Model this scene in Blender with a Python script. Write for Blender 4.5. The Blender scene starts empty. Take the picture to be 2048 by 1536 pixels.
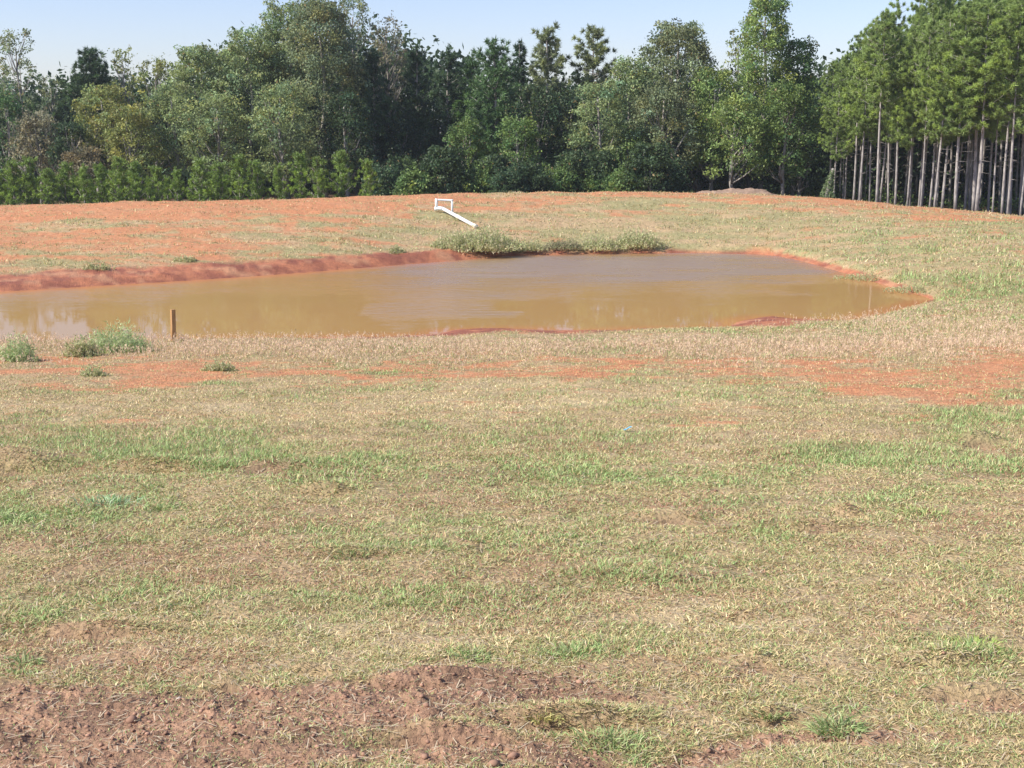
import bpy, math
import numpy as np
from mathutils import Vector

# ---------------------------------------------------------------- camera, sky, sun, exposure
F = 2600.0; CAMZ = 3.5; HOR = 250.0                     # focal length in photo pixels, eye above the water, horizon row
PITCH = math.atan((768 - HOR) / F)
sc = bpy.context.scene
cam_d = bpy.data.cameras.new('camera'); cam = bpy.data.objects.new('camera', cam_d)
sc.collection.objects.link(cam); sc.camera = cam
cam_d.sensor_width = 36; cam_d.lens = 36 * F / 2048; cam_d.clip_start = 0.1; cam_d.clip_end = 3000
cam.location = (0, 0, CAMZ); cam.rotation_euler = (math.pi / 2 - PITCH, 0, 0)

SUN_EL = math.radians(43); SUN_AZ = math.radians(-110)   # clockwise from +Y (the way the camera looks): left, a bit behind
world = bpy.data.worlds.new('World'); sc.world = world; world.use_nodes = True
wn = world.node_tree.nodes; bg = wn['Background']; sky = wn.new('ShaderNodeTexSky')
sky.sky_type = 'NISHITA'; sky.sun_disc = False; sky.sun_elevation = SUN_EL; sky.sun_rotation = SUN_AZ
sky.altitude = 300; sky.air_density = 1.0; sky.dust_density = 0.6; sky.ozone_density = 1.5
tint = wn.new('ShaderNodeVectorMath'); tint.operation = 'MULTIPLY'; tint.inputs[1].default_value = (.77, .74, .88)   # camera white balance of the sky
world.node_tree.links.new(sky.outputs[0], tint.inputs[0]); world.node_tree.links.new(tint.outputs[0], bg.inputs[0]); bg.inputs[1].default_value = 0.12
sd = bpy.data.lights.new('sun', 'SUN'); sd.energy = 4.2; sd.angle = math.radians(0.55); sd.color = (1.0, 0.95, 0.87)
sun = bpy.data.objects.new('sun', sd); sc.collection.objects.link(sun)
tosun = Vector((math.sin(SUN_AZ) * math.cos(SUN_EL), math.cos(SUN_AZ) * math.cos(SUN_EL), math.sin(SUN_EL)))
sun.rotation_euler = tosun.to_track_quat('Z', 'Y').to_euler()
sc.view_settings.view_transform = 'Standard'; sc.view_settings.look = 'None'
sc.view_settings.exposure = 0.75; sc.view_settings.gamma = 1

C = sc.collection
rng = np.random.default_rng(7)
TAU = 2 * math.pi

# ---------------------------------------------------------------- helpers
def hash2(ix, iy, seed):
    h = (ix.astype(np.int64) * 374761393 + iy.astype(np.int64) * 668265263 + seed * 974634777) & 0xFFFFFFFF
    h = ((h ^ (h >> 13)) * 1274126177) & 0xFFFFFFFF
    h = ((h ^ (h >> 16)) * 2246822519) & 0xFFFFFFFF
    return ((h ^ (h >> 15)) & 0xFFFFFF) / float(0xFFFFFF)

def vn(x, y, seed=0):
    fx = np.floor(x); fy = np.floor(y); tx = x - fx; ty = y - fy
    tx = tx * tx * (3 - 2 * tx); ty = ty * ty * (3 - 2 * ty)
    a = hash2(fx, fy, seed); b = hash2(fx + 1, fy, seed); c = hash2(fx, fy + 1, seed); d = hash2(fx + 1, fy + 1, seed)
    return a + (b - a) * tx + (c - a) * ty + (a - b - c + d) * tx * ty

def fbm(x, y, seed=0, o=4):
    s = np.zeros(np.shape(x)); a = 0.5; t = 0
    for k in range(o):
        s = s + a * vn(x * 2 ** k + 17.3 * k, y * 2 ** k - 9.1 * k, seed + k); t += a; a *= 0.55
    return s / t

def sm(a, b, x):
    t = np.clip((x - a) / (b - a), 0, 1); return t * t * (3 - 2 * t)

cp, sp = math.cos(PITCH), math.sin(PITCH)
def ray(px, py):
    u = (px - 1024) / F; v = (768 - py) / F
    return np.array([u, cp + v * sp, -sp + v * cp])
def at_z(px, py, z=0.0):
    r = ray(px, py); t = (z - CAMZ) / r[2]; return np.array([r[0] * t, r[1] * t, z])
def at_y(px, py, Y):
    r = ray(px, py); t = Y / r[1]; return np.array([r[0] * t, Y, CAMZ + r[2] * t])
def proj(x, y, z):
    dz = z - CAMZ; f = y * cp - dz * sp; up = y * sp + dz * cp
    f = np.where(f < 0.05, 0.05, f)
    return 1024 + F * x / f, 768 - F * up / f

# ---------------------------------------------------------------- the lie of the land
near_shore = [(-700, 700), (-300, 692), (0, 686), (350, 681), (700, 676), (860, 671), (900, 663), (1050, 660), (1150, 665), (1250, 661),
              (1380, 659), (1450, 655), (1475, 643), (1530, 636), (1600, 640), (1680, 642), (1760, 628), (1820, 612), (1856, 602)]
far_shore = [(1850, 594), (1800, 580), (1700, 550), (1600, 522), (1530, 510), (1400, 506), (1300, 507), (1200, 508), (1060, 511),
             (1000, 514), (930, 520), (800, 530), (600, 546), (400, 560), (200, 572), (0, 584), (-300, 600), (-700, 640)]
ctrl = [at_z(*p)[:2] for p in near_shore + far_shore]
def spline(P, n=5):
    P = np.array(P); out = []; N = len(P)
    for i in range(N):
        p0, p1, p2, p3 = P[i - 1], P[i], P[(i + 1) % N], P[(i + 2) % N]
        for k in range(n):
            t = k / n
            out.append(0.5 * (2 * p1 + (p2 - p0) * t + (2 * p0 - 5 * p1 + 4 * p2 - p3) * t * t + (3 * p1 - p0 - 3 * p2 + p3) * t ** 3))
    return np.array(out)
POND = spline(ctrl)

def shore_dist(x, y):
    """signed distance to the shoreline, positive on land"""
    x = np.asarray(x, float); y = np.asarray(y, float); sh = x.shape; x = x.ravel(); y = y.ravel()
    best = np.full(x.shape, 1e18); inside = np.zeros(x.shape, bool)
    A = POND; B = np.roll(POND, -1, 0)
    for (ax, ay), (bx, by) in zip(A, B):
        ex, ey = bx - ax, by - ay; t = np.clip(((x - ax) * ex + (y - ay) * ey) / (ex * ex + ey * ey + 1e-12), 0, 1)
        dx = x - ax - t * ex; dy = y - ay - t * ey; best = np.minimum(best, dx * dx + dy * dy)
        if ay != by:
            c = ((ay > y) != (by > y)) & (x < (bx - ax) * (y - ay) / (by - ay) + ax); inside ^= c
    d = np.sqrt(best); return np.where(inside, -d, d).reshape(sh)

cr_px = [-2500, -1000, 0, 400, 700, 900, 1100, 1300, 1500, 1650, 1800, 1950, 2048, 2600, 4500]
cr_py = [440, 425, 410, 402, 393, 387, 384, 383, 387, 396, 409, 423, 432, 470, 560]
cr_D = [42, 42, 43, 43, 44, 45, 46, 46.5, 46, 45, 44, 43, 42, 40, 40]
_c = np.array([at_y(a, b, d) for a, b, d in zip(cr_px, cr_py, cr_D)])
cr_u = _c[:, 0] / _c[:, 1]; cr_z = _c[:, 2]; cr_y = np.array(cr_D, float)
cr_s = shore_dist(_c[:, 0], _c[:, 1])

def base_h(x, y, s=None):
    if s is None: s = shore_dist(x, y)
    u = x / np.maximum(y, 1.0)
    zc = np.interp(u, cr_u, cr_z); dc = np.interp(u, cr_u, cr_y); ss = np.interp(u, cr_u, cr_s)
    N = np.interp(s, [-100, 0, 22, 40, 400], [0, 0, 1.9, 2.3, 3.0])
    t = np.clip(s / ss, 0, 1.0)
    Fz = zc * (1.25 * t - 0.25 * t ** 2.5)
    # rounded crest, then the back of the dam
    over = y - dc
    Fz = np.where(over > 0, zc - 0.085 * np.minimum(over, 4) - 0.045 * np.clip(over - 4, 0, 12) - 0.01 * np.sqrt(np.maximum(over, 0)), Fz)
    w = sm(23, 31, y)
    z = N * (1 - w) + Fz * w
    z = z + 0.13 * sm(0.0, 0.45, s) * (0.35 + 0.65 * w) * np.clip(1 - np.maximum(over, -12) / 1.0 - 0, 0, 1) * np.where(over > -3, np.clip(-over / 3, 0, 1), 1)
    return np.where(s < 0, np.maximum(s * 0.3, -0.9) - 0.02, z)

def ell(px, py, cx, cy, sx, sy):
    return np.exp(-0.5 * (((px - cx) / sx) ** 2 + ((py - cy) / sy) ** 2))
def esum(px, py, L):
    r = np.zeros(np.shape(px))
    for e in L:
        k = e[4] if len(e) > 4 else 1.0
        r = np.maximum(r, k * ell(px, py, *e[:4]))
    return r

ORANGE = [(300, 748, 210, 15), (640, 752, 160, 11, .8), (60, 745, 90, 12, .7), (950, 742, 190, 13, .8), (1180, 742, 110, 9, .9), (1700, 742, 190, 18, .85), (1760, 770, 120, 16, .85),
          (1960, 760, 150, 30, 1.0), (1450, 730, 120, 10, .6), (1990, 735, 90, 9, .9), (1470, 860, 110, 7, .5), (180, 940, 110, 6, .75), (340, 948, 50, 8, .6), (420, 970, 60, 6, .4)]
GREENS = [(430, 912, 210, 20, 1), (640, 905, 120, 14, .6), (1090, 925, 120, 24, 1), (1230, 945, 90, 18, .9), (210, 995, 110, 28, 1), (20, 1015, 60, 28, 1), (1880, 925, 160, 22, .8), (1700, 905, 120, 12, .5),
          (850, 1090, 170, 14, .9), (700, 1100, 110, 14, .7), (1150, 1305, 55, 9, 1), (950, 1312, 40, 8, .8), (1680, 1445, 50, 22, 1), (1240, 1485, 100, 18, .8), (1930, 1283, 55, 10, 1.0), (1750, 1000, 140, 16, .6),
          (1900, 480, 230, 45, .85), (2000, 560, 160, 45, .9), (1650, 455, 150, 25, .6), (140, 1150, 120, 25, .35), (520, 1200, 160, 20, .4), (1280, 1160, 160, 20, .4), (1560, 1100, 150, 25, .35),
          (45, 1325, 30, 8, 1), (1940, 830, 140, 16, .6), (1780, 645, 160, 18, .3), (1000, 480, 80, 14, .6), (1500, 1000, 120, 12, .4), (730, 1050, 120, 12, .35), (90, 1230, 60, 18, .5)]
REDS = [(300, 1090, 190, 28, .8), (620, 990, 60, 10, .9), (560, 940, 60, 8, .8), (170, 1130, 120, 30, .5), (1350, 1010, 110, 12, .8), (1450, 1045, 90, 10, .5), (1900, 1060, 110, 14, .8), (1960, 890, 40, 6, .8),
        (1480, 1060, 60, 10, .5), (250, 1290, 180, 22, .7), (80, 1240, 90, 20, .4), (1820, 1380, 120, 18, .5), (1500, 1335, 50, 8, .8), (700, 1020, 90, 10, .4), (1230, 1040, 90, 10, .4)]
PALE = [(900, 1265, 260, 28, .8), (1400, 1230, 220, 34, .7), (1100, 800, 380, 24, .7), (500, 835, 330, 24, .45), (1680, 1300, 200, 22, .7), (760, 1300, 180, 20, .7), (1300, 900, 160, 12, .5), (1450, 875, 120, 12, .6), (1850, 1180, 150, 30, .4), (1080, 1230, 130, 20, .6)]
_DIRT = [(300, 1440, 330, 50, 1.6), (640, 1440, 300, 48, 1.6), (0, 1430, 300, 54, 1.6), (950, 1395, 190, 32, 1.5), (1180, 1410, 130, 20, 1.1), (900, 1520, 260, 22, 1.1), (300, 1540, 500, 40, 1.3), (1500, 1540, 300, 14, .9), (1980, 1440, 110, 22, 1.0),
        (1400, 1440, 90, 9, .8), (1500, 1350, 70, 8, .7), (1850, 1540, 200, 18, .8), (160, 1270, 160, 8, .5), (60, 1300, 60, 10, .5), (1150, 1540, 120, 10, .8)]

# turned-up ridges with a hollow on the side facing the camera: column, row, half-widths, height
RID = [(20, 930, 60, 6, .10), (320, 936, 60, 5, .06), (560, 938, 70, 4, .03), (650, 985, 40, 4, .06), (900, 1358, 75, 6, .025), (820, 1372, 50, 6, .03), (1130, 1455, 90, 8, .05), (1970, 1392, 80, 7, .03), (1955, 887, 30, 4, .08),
       (1480, 1234, 34, 5, .025), (870, 1490, 90, 8, .04), (1690, 1030, 20, 5, .05), (450, 1378, 16, 4, .02), (1515, 1330, 18, 6, .03), (1890, 1330, 60, 6, .04), (1640, 1060, 50, 5, .04), (190, 1265, 70, 6, .04), (1540, 1440, 30, 6, .04), (620, 1350, 30, 4, .03), (1330, 1040, 60, 5, .04), (700, 1110, 70, 5, .03)]
DIRT = [(a[0], a[1] - 13) + tuple(a[2:4]) + (a[4] * 1.12,) for a in _DIRT]
def masks(x, y, s=None):
    if s is None: s = shore_dist(x, y)
    z = base_h(x, y, s); px, py = proj(x, y, np.where(s < 0, 0, z))
    wob = (fbm(x * 0.9, y * 0.9, 31, 4) - 0.5); wx = x + 0.0
    wpx = px + 130 * (fbm(x * 1.1, y * 0.9, 41, 3) - .5) * np.clip(900 / np.maximum(py, 300), .6, 2)
    wpy = py + (py - 200) * 0.16 * (fbm(x * 0.8, y * 0.8, 51, 4) - .5)
    u = x / np.maximum(y, 1.0); dc = np.interp(u, cr_u, cr_y)
    far = sm(25, 32, y) * (y > 5)
    streak = fbm(x * 0.55, y * 1.6, 61, 4)
    M = {}
    fo = far * (sm(1150, 650, wpx) * 0.55 + sm(60, 15, wpy - np.interp(px, cr_px, cr_py)) * 0.5 + 0.12)
    fo = np.maximum(fo, far * ell(px, py, 1020, 415, 120, 22) * .8)
    fo = fo * (1 - 0.75 * ell(px, py, 1080, 465, 260, 40)) * (1 - .7 * sm(1650, 1900, px) * sm(430, 470, py))
    fo = far * sm(0.25, 0.75, fo * 0.80 + .10 * sm(45, 15, wpy - np.interp(px, cr_px, cr_py)) + (streak - .5) * 1.5 + (fbm(x * 2.2, y * 5, 66, 3) - .5) * 1.0)
    no = (1 - far) * sm(0.25, 0.8, esum(wpx, wpy, ORANGE) + (fbm(x * 1.7, y * 2.6, 71, 4) - .5) * 1.2 + (fbm(x * 5, y * 11, 75, 3) - .5) * 1.2 + .08)
    M['orange'] = np.maximum(fo, no * (1 - .8 * sm(820, 920, py)))
    M['green'] = np.clip(esum(wpx, wpy, GREENS) * 1.1 + .55 * ell(px * 0, wpy, 0, 915, 1, 34) * (1 - far) + (fbm(x * 2.3, y * 2.3, 81, 3) - .5) * 1.2 + (fbm(x * .8, y * 1.3, 85, 3) - .5) * 1.7 + .02 - .25 * (M['far'] if 'far' in M else far), 0, 1)
    M['red'] = np.clip(esum(wpx, wpy, REDS) + (fbm(x * 1.6, y * 2.4, 91, 3) - .5) * 1.7, 0, 1) * (py > 840)
    M['pale'] = np.clip(esum(wpx, wpy, PALE) + (fbm(x * 1.5, y * 1.9, 101, 3) - .5) * .9, 0, 1)
    M['dirt'] = sm(0.25, 1.0, esum(wpx, wpy, DIRT) + (fbm(x * 2.0, y * 3.2, 111, 4) - .5) * 1.0 + (fbm(x * 11, y * 11, 115, 3) - .5) * .7) * (py > 1180) * (y > 0.2) + (y <= 0.2) * .3
    # wet red clay round the water
    wd = np.interp(px, [-600, 0, 300, 600, 900, 1000, 1350, 1700, 1900, 2600], [1.6, 1.55, 1.25, .95, .75, .24, .16, .20, .28, .15])
    nd = 0.12 + 1.25 * ell(px, 0, 1060, 0, 150, 1) + 1.25 * ell(px, 0, 1580, 0, 60, 1) + .35 * ell(px, 0, 720, 0, 160, 1)
    W = np.where(far > .3, wd, nd) * (0.75 + 0.6 * (fbm(x * 1.2, y * 1.2, 121, 4)))
    M['wet'] = 1 - sm(0.75, 1.15, s / np.maximum(W, .02))
    M['wet'] = np.where(s < 0, 1, M['wet'])
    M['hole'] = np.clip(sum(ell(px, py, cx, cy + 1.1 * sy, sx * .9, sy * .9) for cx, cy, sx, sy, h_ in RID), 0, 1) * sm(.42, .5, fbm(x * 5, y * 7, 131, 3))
    M['pink'] = (1 - far) * sm(675, 690, py - 8 * ell(px, 0, 1060, 0, 150, 1)) * sm(735, 705, wpy) * (s > 0)
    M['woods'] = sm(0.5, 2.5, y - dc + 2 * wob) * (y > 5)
    M['mid'] = sm(860, 960, py) * (1 - far)
    M['px'] = px; M['py'] = py; M['far'] = far; M['s'] = s
    return M

def relief(x, y, M):
    s = M['s']; land = sm(0.05, 0.6, s)
    d = np.hypot(x, y)
    n = 0.07 * (fbm(x * .7, y * .7, 201, 3) - .5) + 0.035 * (fbm(x * 2.6, y * 2.6, 211, 3) - .5)
    n = n + 0.02 * (fbm(x * 8, y * 8, 221, 3) - .5) * sm(26, 10, d)
    clod = fbm(x * 15, y * 15, 231, 3); big = fbm(x * 5, y * 6, 241, 3)
    n = n + M['dirt'] * (0.028 * np.maximum(clod - .5, 0) * 2.2 + 0.018 * (big - .5) + .012 * (fbm(x * 34, y * 34, 235, 2) - .5)) - 0.01 * M['dirt']
    px, py = M['px'], M['py']
    # ruts and turned-up ridges
    for cx, cy, sx, sy, h in RID:
        n = n + h * ell(px, py, cx, cy - 1.2 * sy, sx, sy) - h * .9 * ell(px, py, cx, cy + 1.2 * sy, sx, sy)
    # tussocky rows on the far bank
    n = n + M['far'] * sm(.8, 2, s) * (1 - M['woods']) * 0.12 * (fbm(x * .9, y * 2.6, 251, 3) - .5)
    n = n + M['far'] * M['wet'] * (.12 * (fbm(x * 2, y * 3, 261, 4) - .45) + .09 * (fbm(x * 5, y * 7, 265, 3) - .5)) * sm(0, .5, s)
    n = n * land
    # clay lips on the near shore
    n = n + (1 - M['far']) * M['wet'] * 0.05 * (fbm(x * 2.2, y * 4, 271, 3) - .3) * sm(0, .25, s)
    return n

_H = {}
def height(x, y):
    x = np.atleast_1d(np.asarray(x, float)); y = np.atleast_1d(np.asarray(y, float))
    s = shore_dist(x, y); M = masks(x, y, s); return base_h(x, y, s) + relief(x, y, M), M
def hz(x, y): return float(height([x], [y])[0][0])
def hit(px, py, d0=3, d1=80):
    r = ray(px, py); ts = np.geomspace(d0, d1, 900); P = r[None, :] * ts[:, None] + np.array([0, 0, CAMZ])
    h, M = height(P[:, 0], P[:, 1]); k = np.argmax(P[:, 2] < h)
    return np.array([P[k, 0], P[k, 1], h[k]])

# ---------------------------------------------------------------- mesh / object helpers
def mesh_np(name, V, Fc, k, mat, col=None, smooth=False, attrs=None):
    me = bpy.data.meshes.new(name); V = np.asarray(V, np.float32); Fc = np.asarray(Fc, np.int32).ravel(); nf = len(Fc) // k
    me.vertices.add(len(V)); me.vertices.foreach_set('co', V.ravel())
    me.loops.add(len(Fc)); me.loops.foreach_set('vertex_index', Fc)
    me.polygons.add(nf); me.polygons.foreach_set('loop_start', np.arange(nf, dtype=np.int32) * k)
    me.polygons.foreach_set('loop_total', np.full(nf, k, np.int32))
    if smooth: me.polygons.foreach_set('use_smooth', np.ones(nf, bool))
    me.update(calc_edges=True)
    if col is not None:
        dom = 'FACE' if len(col) == nf else 'POINT'
        a = me.attributes.new('Col', 'FLOAT_COLOR', dom); cc = np.ones((len(col), 4), np.float32); cc[:, :3] = np.clip(col, 0, 1)
        a.data.foreach_set('color', cc.ravel())
    for nm, arr in (attrs or {}).items():
        a = me.attributes.new(nm, 'FLOAT', 'POINT'); a.data.foreach_set('value', np.asarray(arr, np.float32))
    if mat: me.materials.append(mat)
    return me
def link(name, me, parent=None, loc=(0, 0, 0)):
    o = bpy.data.objects.new(name, me); C.objects.link(o); o.location = loc
    if parent: o.parent = parent
    return o
def tag(o, label=None, cat=None, group=None, kind=None):
    if label: o['label'] = label
    if cat: o['category'] = cat
    if group: o['group'] = group
    if kind: o['kind'] = kind
    return o
def thing(name, label, cat, loc, rz=0, group=None):
    o = link(name, None, None, loc); o.rotation_euler = (0, 0, rz); o.empty_display_size = .3
    return tag(o, label, cat, group)

def nodes(m):
    m.use_nodes = True; nt = m.node_tree; return nt, nt.nodes, nt.links
def N(ns, t, **kw):
    n = ns.new(t)
    for k, v in kw.items(): setattr(n, k, v)
    return n
def mat_leaf(name, trans=0.35, rough=0.55, spec=0.3):
    m = bpy.data.materials.new(name); nt, ns, ls = nodes(m); p = ns['Principled BSDF']; out = ns['Material Output']
    at = N(ns, 'ShaderNodeAttribute', attribute_name='Col'); ls.new(at.outputs['Color'], p.inputs['Base Color'])
    p.inputs['Roughness'].default_value = rough; p.inputs['Specular IOR Level'].default_value = spec
    tr = N(ns, 'ShaderNodeBsdfTranslucent'); mx = N(ns, 'ShaderNodeMixShader'); mx.inputs[0].default_value = trans
    hs = N(ns, 'ShaderNodeHueSaturation'); hs.inputs['Value'].default_value = 1.25; hs.inputs['Saturation'].default_value = 1.1
    ls.new(at.outputs['Color'], hs.inputs['Color']); ls.new(hs.outputs[0], tr.inputs[0])
    ls.new(p.outputs[0], mx.inputs[1]); ls.new(tr.outputs[0], mx.inputs[2]); ls.new(mx.outputs[0], out.inputs[0])
    return m
def mat_noise(name, c1, c2, scale, rough=.85, bump=.4, dist=.02, spec=.3, stretch=(1, 1, 1)):
    m = bpy.data.materials.new(name); nt, ns, ls = nodes(m); p = ns['Principled BSDF']
    tc = N(ns, 'ShaderNodeTexCoord'); mp = N(ns, 'ShaderNodeMapping'); mp.inputs['Scale'].default_value = stretch
    nz = N(ns, 'ShaderNodeTexNoise'); nz.inputs['Scale'].default_value = scale; nz.inputs['Detail'].default_value = 6
    cr = N(ns, 'ShaderNodeValToRGB'); cr.color_ramp.elements[0].position = .3; cr.color_ramp.elements[1].position = .7
    cr.color_ramp.elements[0].color = (*c1, 1); cr.color_ramp.elements[1].color = (*c2, 1)
    ls.new(tc.outputs['Object'], mp.inputs[0]); ls.new(mp.outputs[0], nz.inputs['Vector']); ls.new(nz.outputs['Fac'], cr.inputs[0]); ls.new(cr.outputs[0], p.inputs['Base Color'])
    b = N(ns, 'ShaderNodeBump'); b.inputs['Strength'].default_value = bump; b.inputs['Distance'].default_value = dist
    ls.new(nz.outputs['Fac'], b.inputs['Height']); ls.new(b.outputs[0], p.inputs['Normal'])
    p.inputs['Roughness'].default_value = rough; p.inputs['Specular IOR Level'].default_value = spec
    return m

M_leaf = mat_leaf('foliage'); M_needle = mat_leaf('needles', .2, .5, .35); M_grass = mat_leaf('grass_blades', .25, .6, .25)
M_pbark = mat_noise('pine_bark', (.20, .175, .155), (.50, .455, .415), 9, .9, .8, .03, .2, (1, 1, .35))
M_bark = mat_noise('grey_bark', (.18, .16, .14), (.44, .40, .35), 7, .9, .7, .03, .2, (1, 1, .4))
M_wood = mat_noise('sawn_wood', (.34, .18, .07), (.56, .33, .15), 14, .75, .3, .004, .3, (3, 3, .25))
M_pvc = mat_noise('white_plastic_pipe', (.74, .74, .70), (.86, .86, .83), 4, .35, .05, .002, .5)
M_cap = mat_noise('cream_plastic_fitting', (.70, .64, .50), (.80, .76, .62), 6, .4, .05, .002, .5)

# ---------------------------------------------------------------- ground
def build_ground():
    a1 = np.radians(np.linspace(-36, 36, 900)); a2 = np.radians(np.linspace(36, 324, 130))[1:-1]
    az = np.concatenate([a1, a2]); nc = len(az)
    r = [0.4]
    while r[-1] < 1600:
        q = r[-1]
        k = .06 if q < 2.6 else .0045 if q < 12 else .0062 if q < 50 else .02 if q < 90 else .12
        r.append(q * (1 + k))
    r = np.array(r); nr = len(r)
    X = (r[:, None] * np.sin(az)[None, :]).ravel(); Y = (r[:, None] * np.cos(az)[None, :]).ravel()
    X = np.append(X, 0); Y = np.append(Y, 0)
    h, M = height(X, Y)
    V = np.stack([X, Y, h], 1)
    i = np.arange(nr - 1)[:, None] * nc; j = np.arange(nc)[None, :]; j2 = (j + 1) % nc
    Fc = np.stack([i + j, i + j2, i + nc + j2, i + nc + j], -1).reshape(-1, 4)
    # centre fan as degenerate-free quads
    cidx = len(V) - 1; js = np.arange(0, nc - 1, 2)
    fan = np.stack([np.full(len(js), cidx), js + 2 if False else np.minimum(js + 2, nc - 1), js + 1, js], 1)
    fan = fan[(fan[:, 1] != fan[:, 2])]
    Fc = np.concatenate([Fc[:, ::-1], fan[:, ::1]])
    L = lambda *c: np.array(c)[None, :]
    mix = lambda a, b, t: a + (b - a) * t[:, None]
    thatch = mix(L(.44, .32, .18), L(.34, .25, .13), fbm(X * 3, Y * 3, 301, 3))
    col = mix(thatch, L(.20, .20, .075), M['green'] * .7)
    col = mix(col, L(.30, .17, .11), M['red'] * .6)
    col = mix(col, L(.52, .41, .24), M['pale'] * .8)
    far_g = mix(L(.45, .32, .18), L(.33, .29, .14), sm(.35, .6, fbm(X * .8, Y * 2.4, 311, 4)))
    col = mix(col, far_g, M['far'])
    col = mix(col, mix(L(.54, .21, .095), L(.48, .245, .13), fbm(X * 1.3, Y * 2.5, 321, 3)), M['orange'] * .96)
    brown = mix(L(.36, .215, .135), L(.25, .15, .095), sm(.35, .65, fbm(X * 5, Y * 5, 331, 4)))
    col = mix(col, brown, M['dirt'])
    wetc = mix(L(.44, .17, .085), L(.27, .095, .055), sm(.38, .62, fbm(X * 2, Y * 5, 341, 5)))
    wetc = mix(wetc, L(.50, .26, .14), sm(.55, .7, fbm(X * 1.2, Y * 6, 345, 4)) * .7)
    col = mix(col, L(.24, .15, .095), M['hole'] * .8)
    col = mix(col, wetc, M['wet'])
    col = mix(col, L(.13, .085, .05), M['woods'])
    m = bpy.data.materials.new('ground'); nt, ns, ls = nodes(m); p = ns['Principled BSDF']
    at = N(ns, 'ShaderNodeAttribute', attribute_name='Col'); wa = N(ns, 'ShaderNodeAttribute', attribute_name='wet')
    geo = N(ns, 'ShaderNodeNewGeometry')
    n1 = N(ns, 'ShaderNodeTexNoise'); n1.inputs['Scale'].default_value = 9; n1.inputs['Detail'].default_value = 9; n1.inputs['Roughness'].default_value = .68
    n2 = N(ns, 'ShaderNodeTexNoise'); n2.inputs['Scale'].default_value = 55; n2.inputs['Detail'].default_value = 5; n2.inputs['Roughness'].default_value = .6
    n3 = N(ns, 'ShaderNodeTexVoronoi'); n3.inputs['Scale'].default_value = 34
    for n in (n1, n2, n3): ls.new(geo.outputs['Position'], n.inputs['Vector'])
    r1 = N(ns, 'ShaderNodeMapRange'); r1.inputs[1].default_value = .3; r1.inputs[2].default_value = .7; r1.inputs[3].default_value = .72; r1.inputs[4].default_value = 1.28
    r2 = N(ns, 'ShaderNodeMapRange'); r2.inputs[1].default_value = .3; r2.inputs[2].default_value = .7; r2.inputs[3].default_value = .8; r2.inputs[4].default_value = 1.2
    ls.new(n1.outputs['Fac'], r1.inputs[0]); ls.new(n2.outputs['Fac'], r2.inputs[0])
    mu = N(ns, 'ShaderNodeMath', operation='MULTIPLY'); ls.new(r1.outputs[0], mu.inputs[0]); ls.new(r2.outputs[0], mu.inputs[1])
    vm = N(ns, 'ShaderNodeVectorMath', operation='SCALE'); ls.new(at.outputs['Color'], vm.inputs[0]); ls.new(mu.outputs[0], vm.inputs['Scale'])
    ls.new(vm.outputs[0], p.inputs['Base Color'])
    ad = N(ns, 'ShaderNodeMath', operation='ADD'); ls.new(n1.outputs['Fac'], ad.inputs[0]); ls.new(n2.outputs['Fac'], ad.inputs[1])
    sb = N(ns, 'ShaderNodeMath', operation='MULTIPLY_ADD'); ls.new(n3.outputs['Distance'], sb.inputs[0]); sb.inputs[1].default_value = -.7; ls.new(ad.outputs[0], sb.inputs[2])
    b = N(ns, 'ShaderNodeBump'); b.inputs['Strength'].default_value = .9; b.inputs['Distance'].default_value = .02
    ls.new(sb.outputs[0], b.inputs['Height']); ls.new(b.outputs[0], p.inputs['Normal'])
    rr = N(ns, 'ShaderNodeMapRange'); rr.inputs[3].default_value = .95; rr.inputs[4].default_value = .6; ls.new(wa.outputs['Fac'], rr.inputs[0]); ls.new(rr.outputs[0], p.inputs['Roughness'])
    p.inputs['Specular IOR Level'].default_value = .2
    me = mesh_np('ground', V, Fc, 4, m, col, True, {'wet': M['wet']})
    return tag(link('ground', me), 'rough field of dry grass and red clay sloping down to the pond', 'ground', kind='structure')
build_ground()

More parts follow.
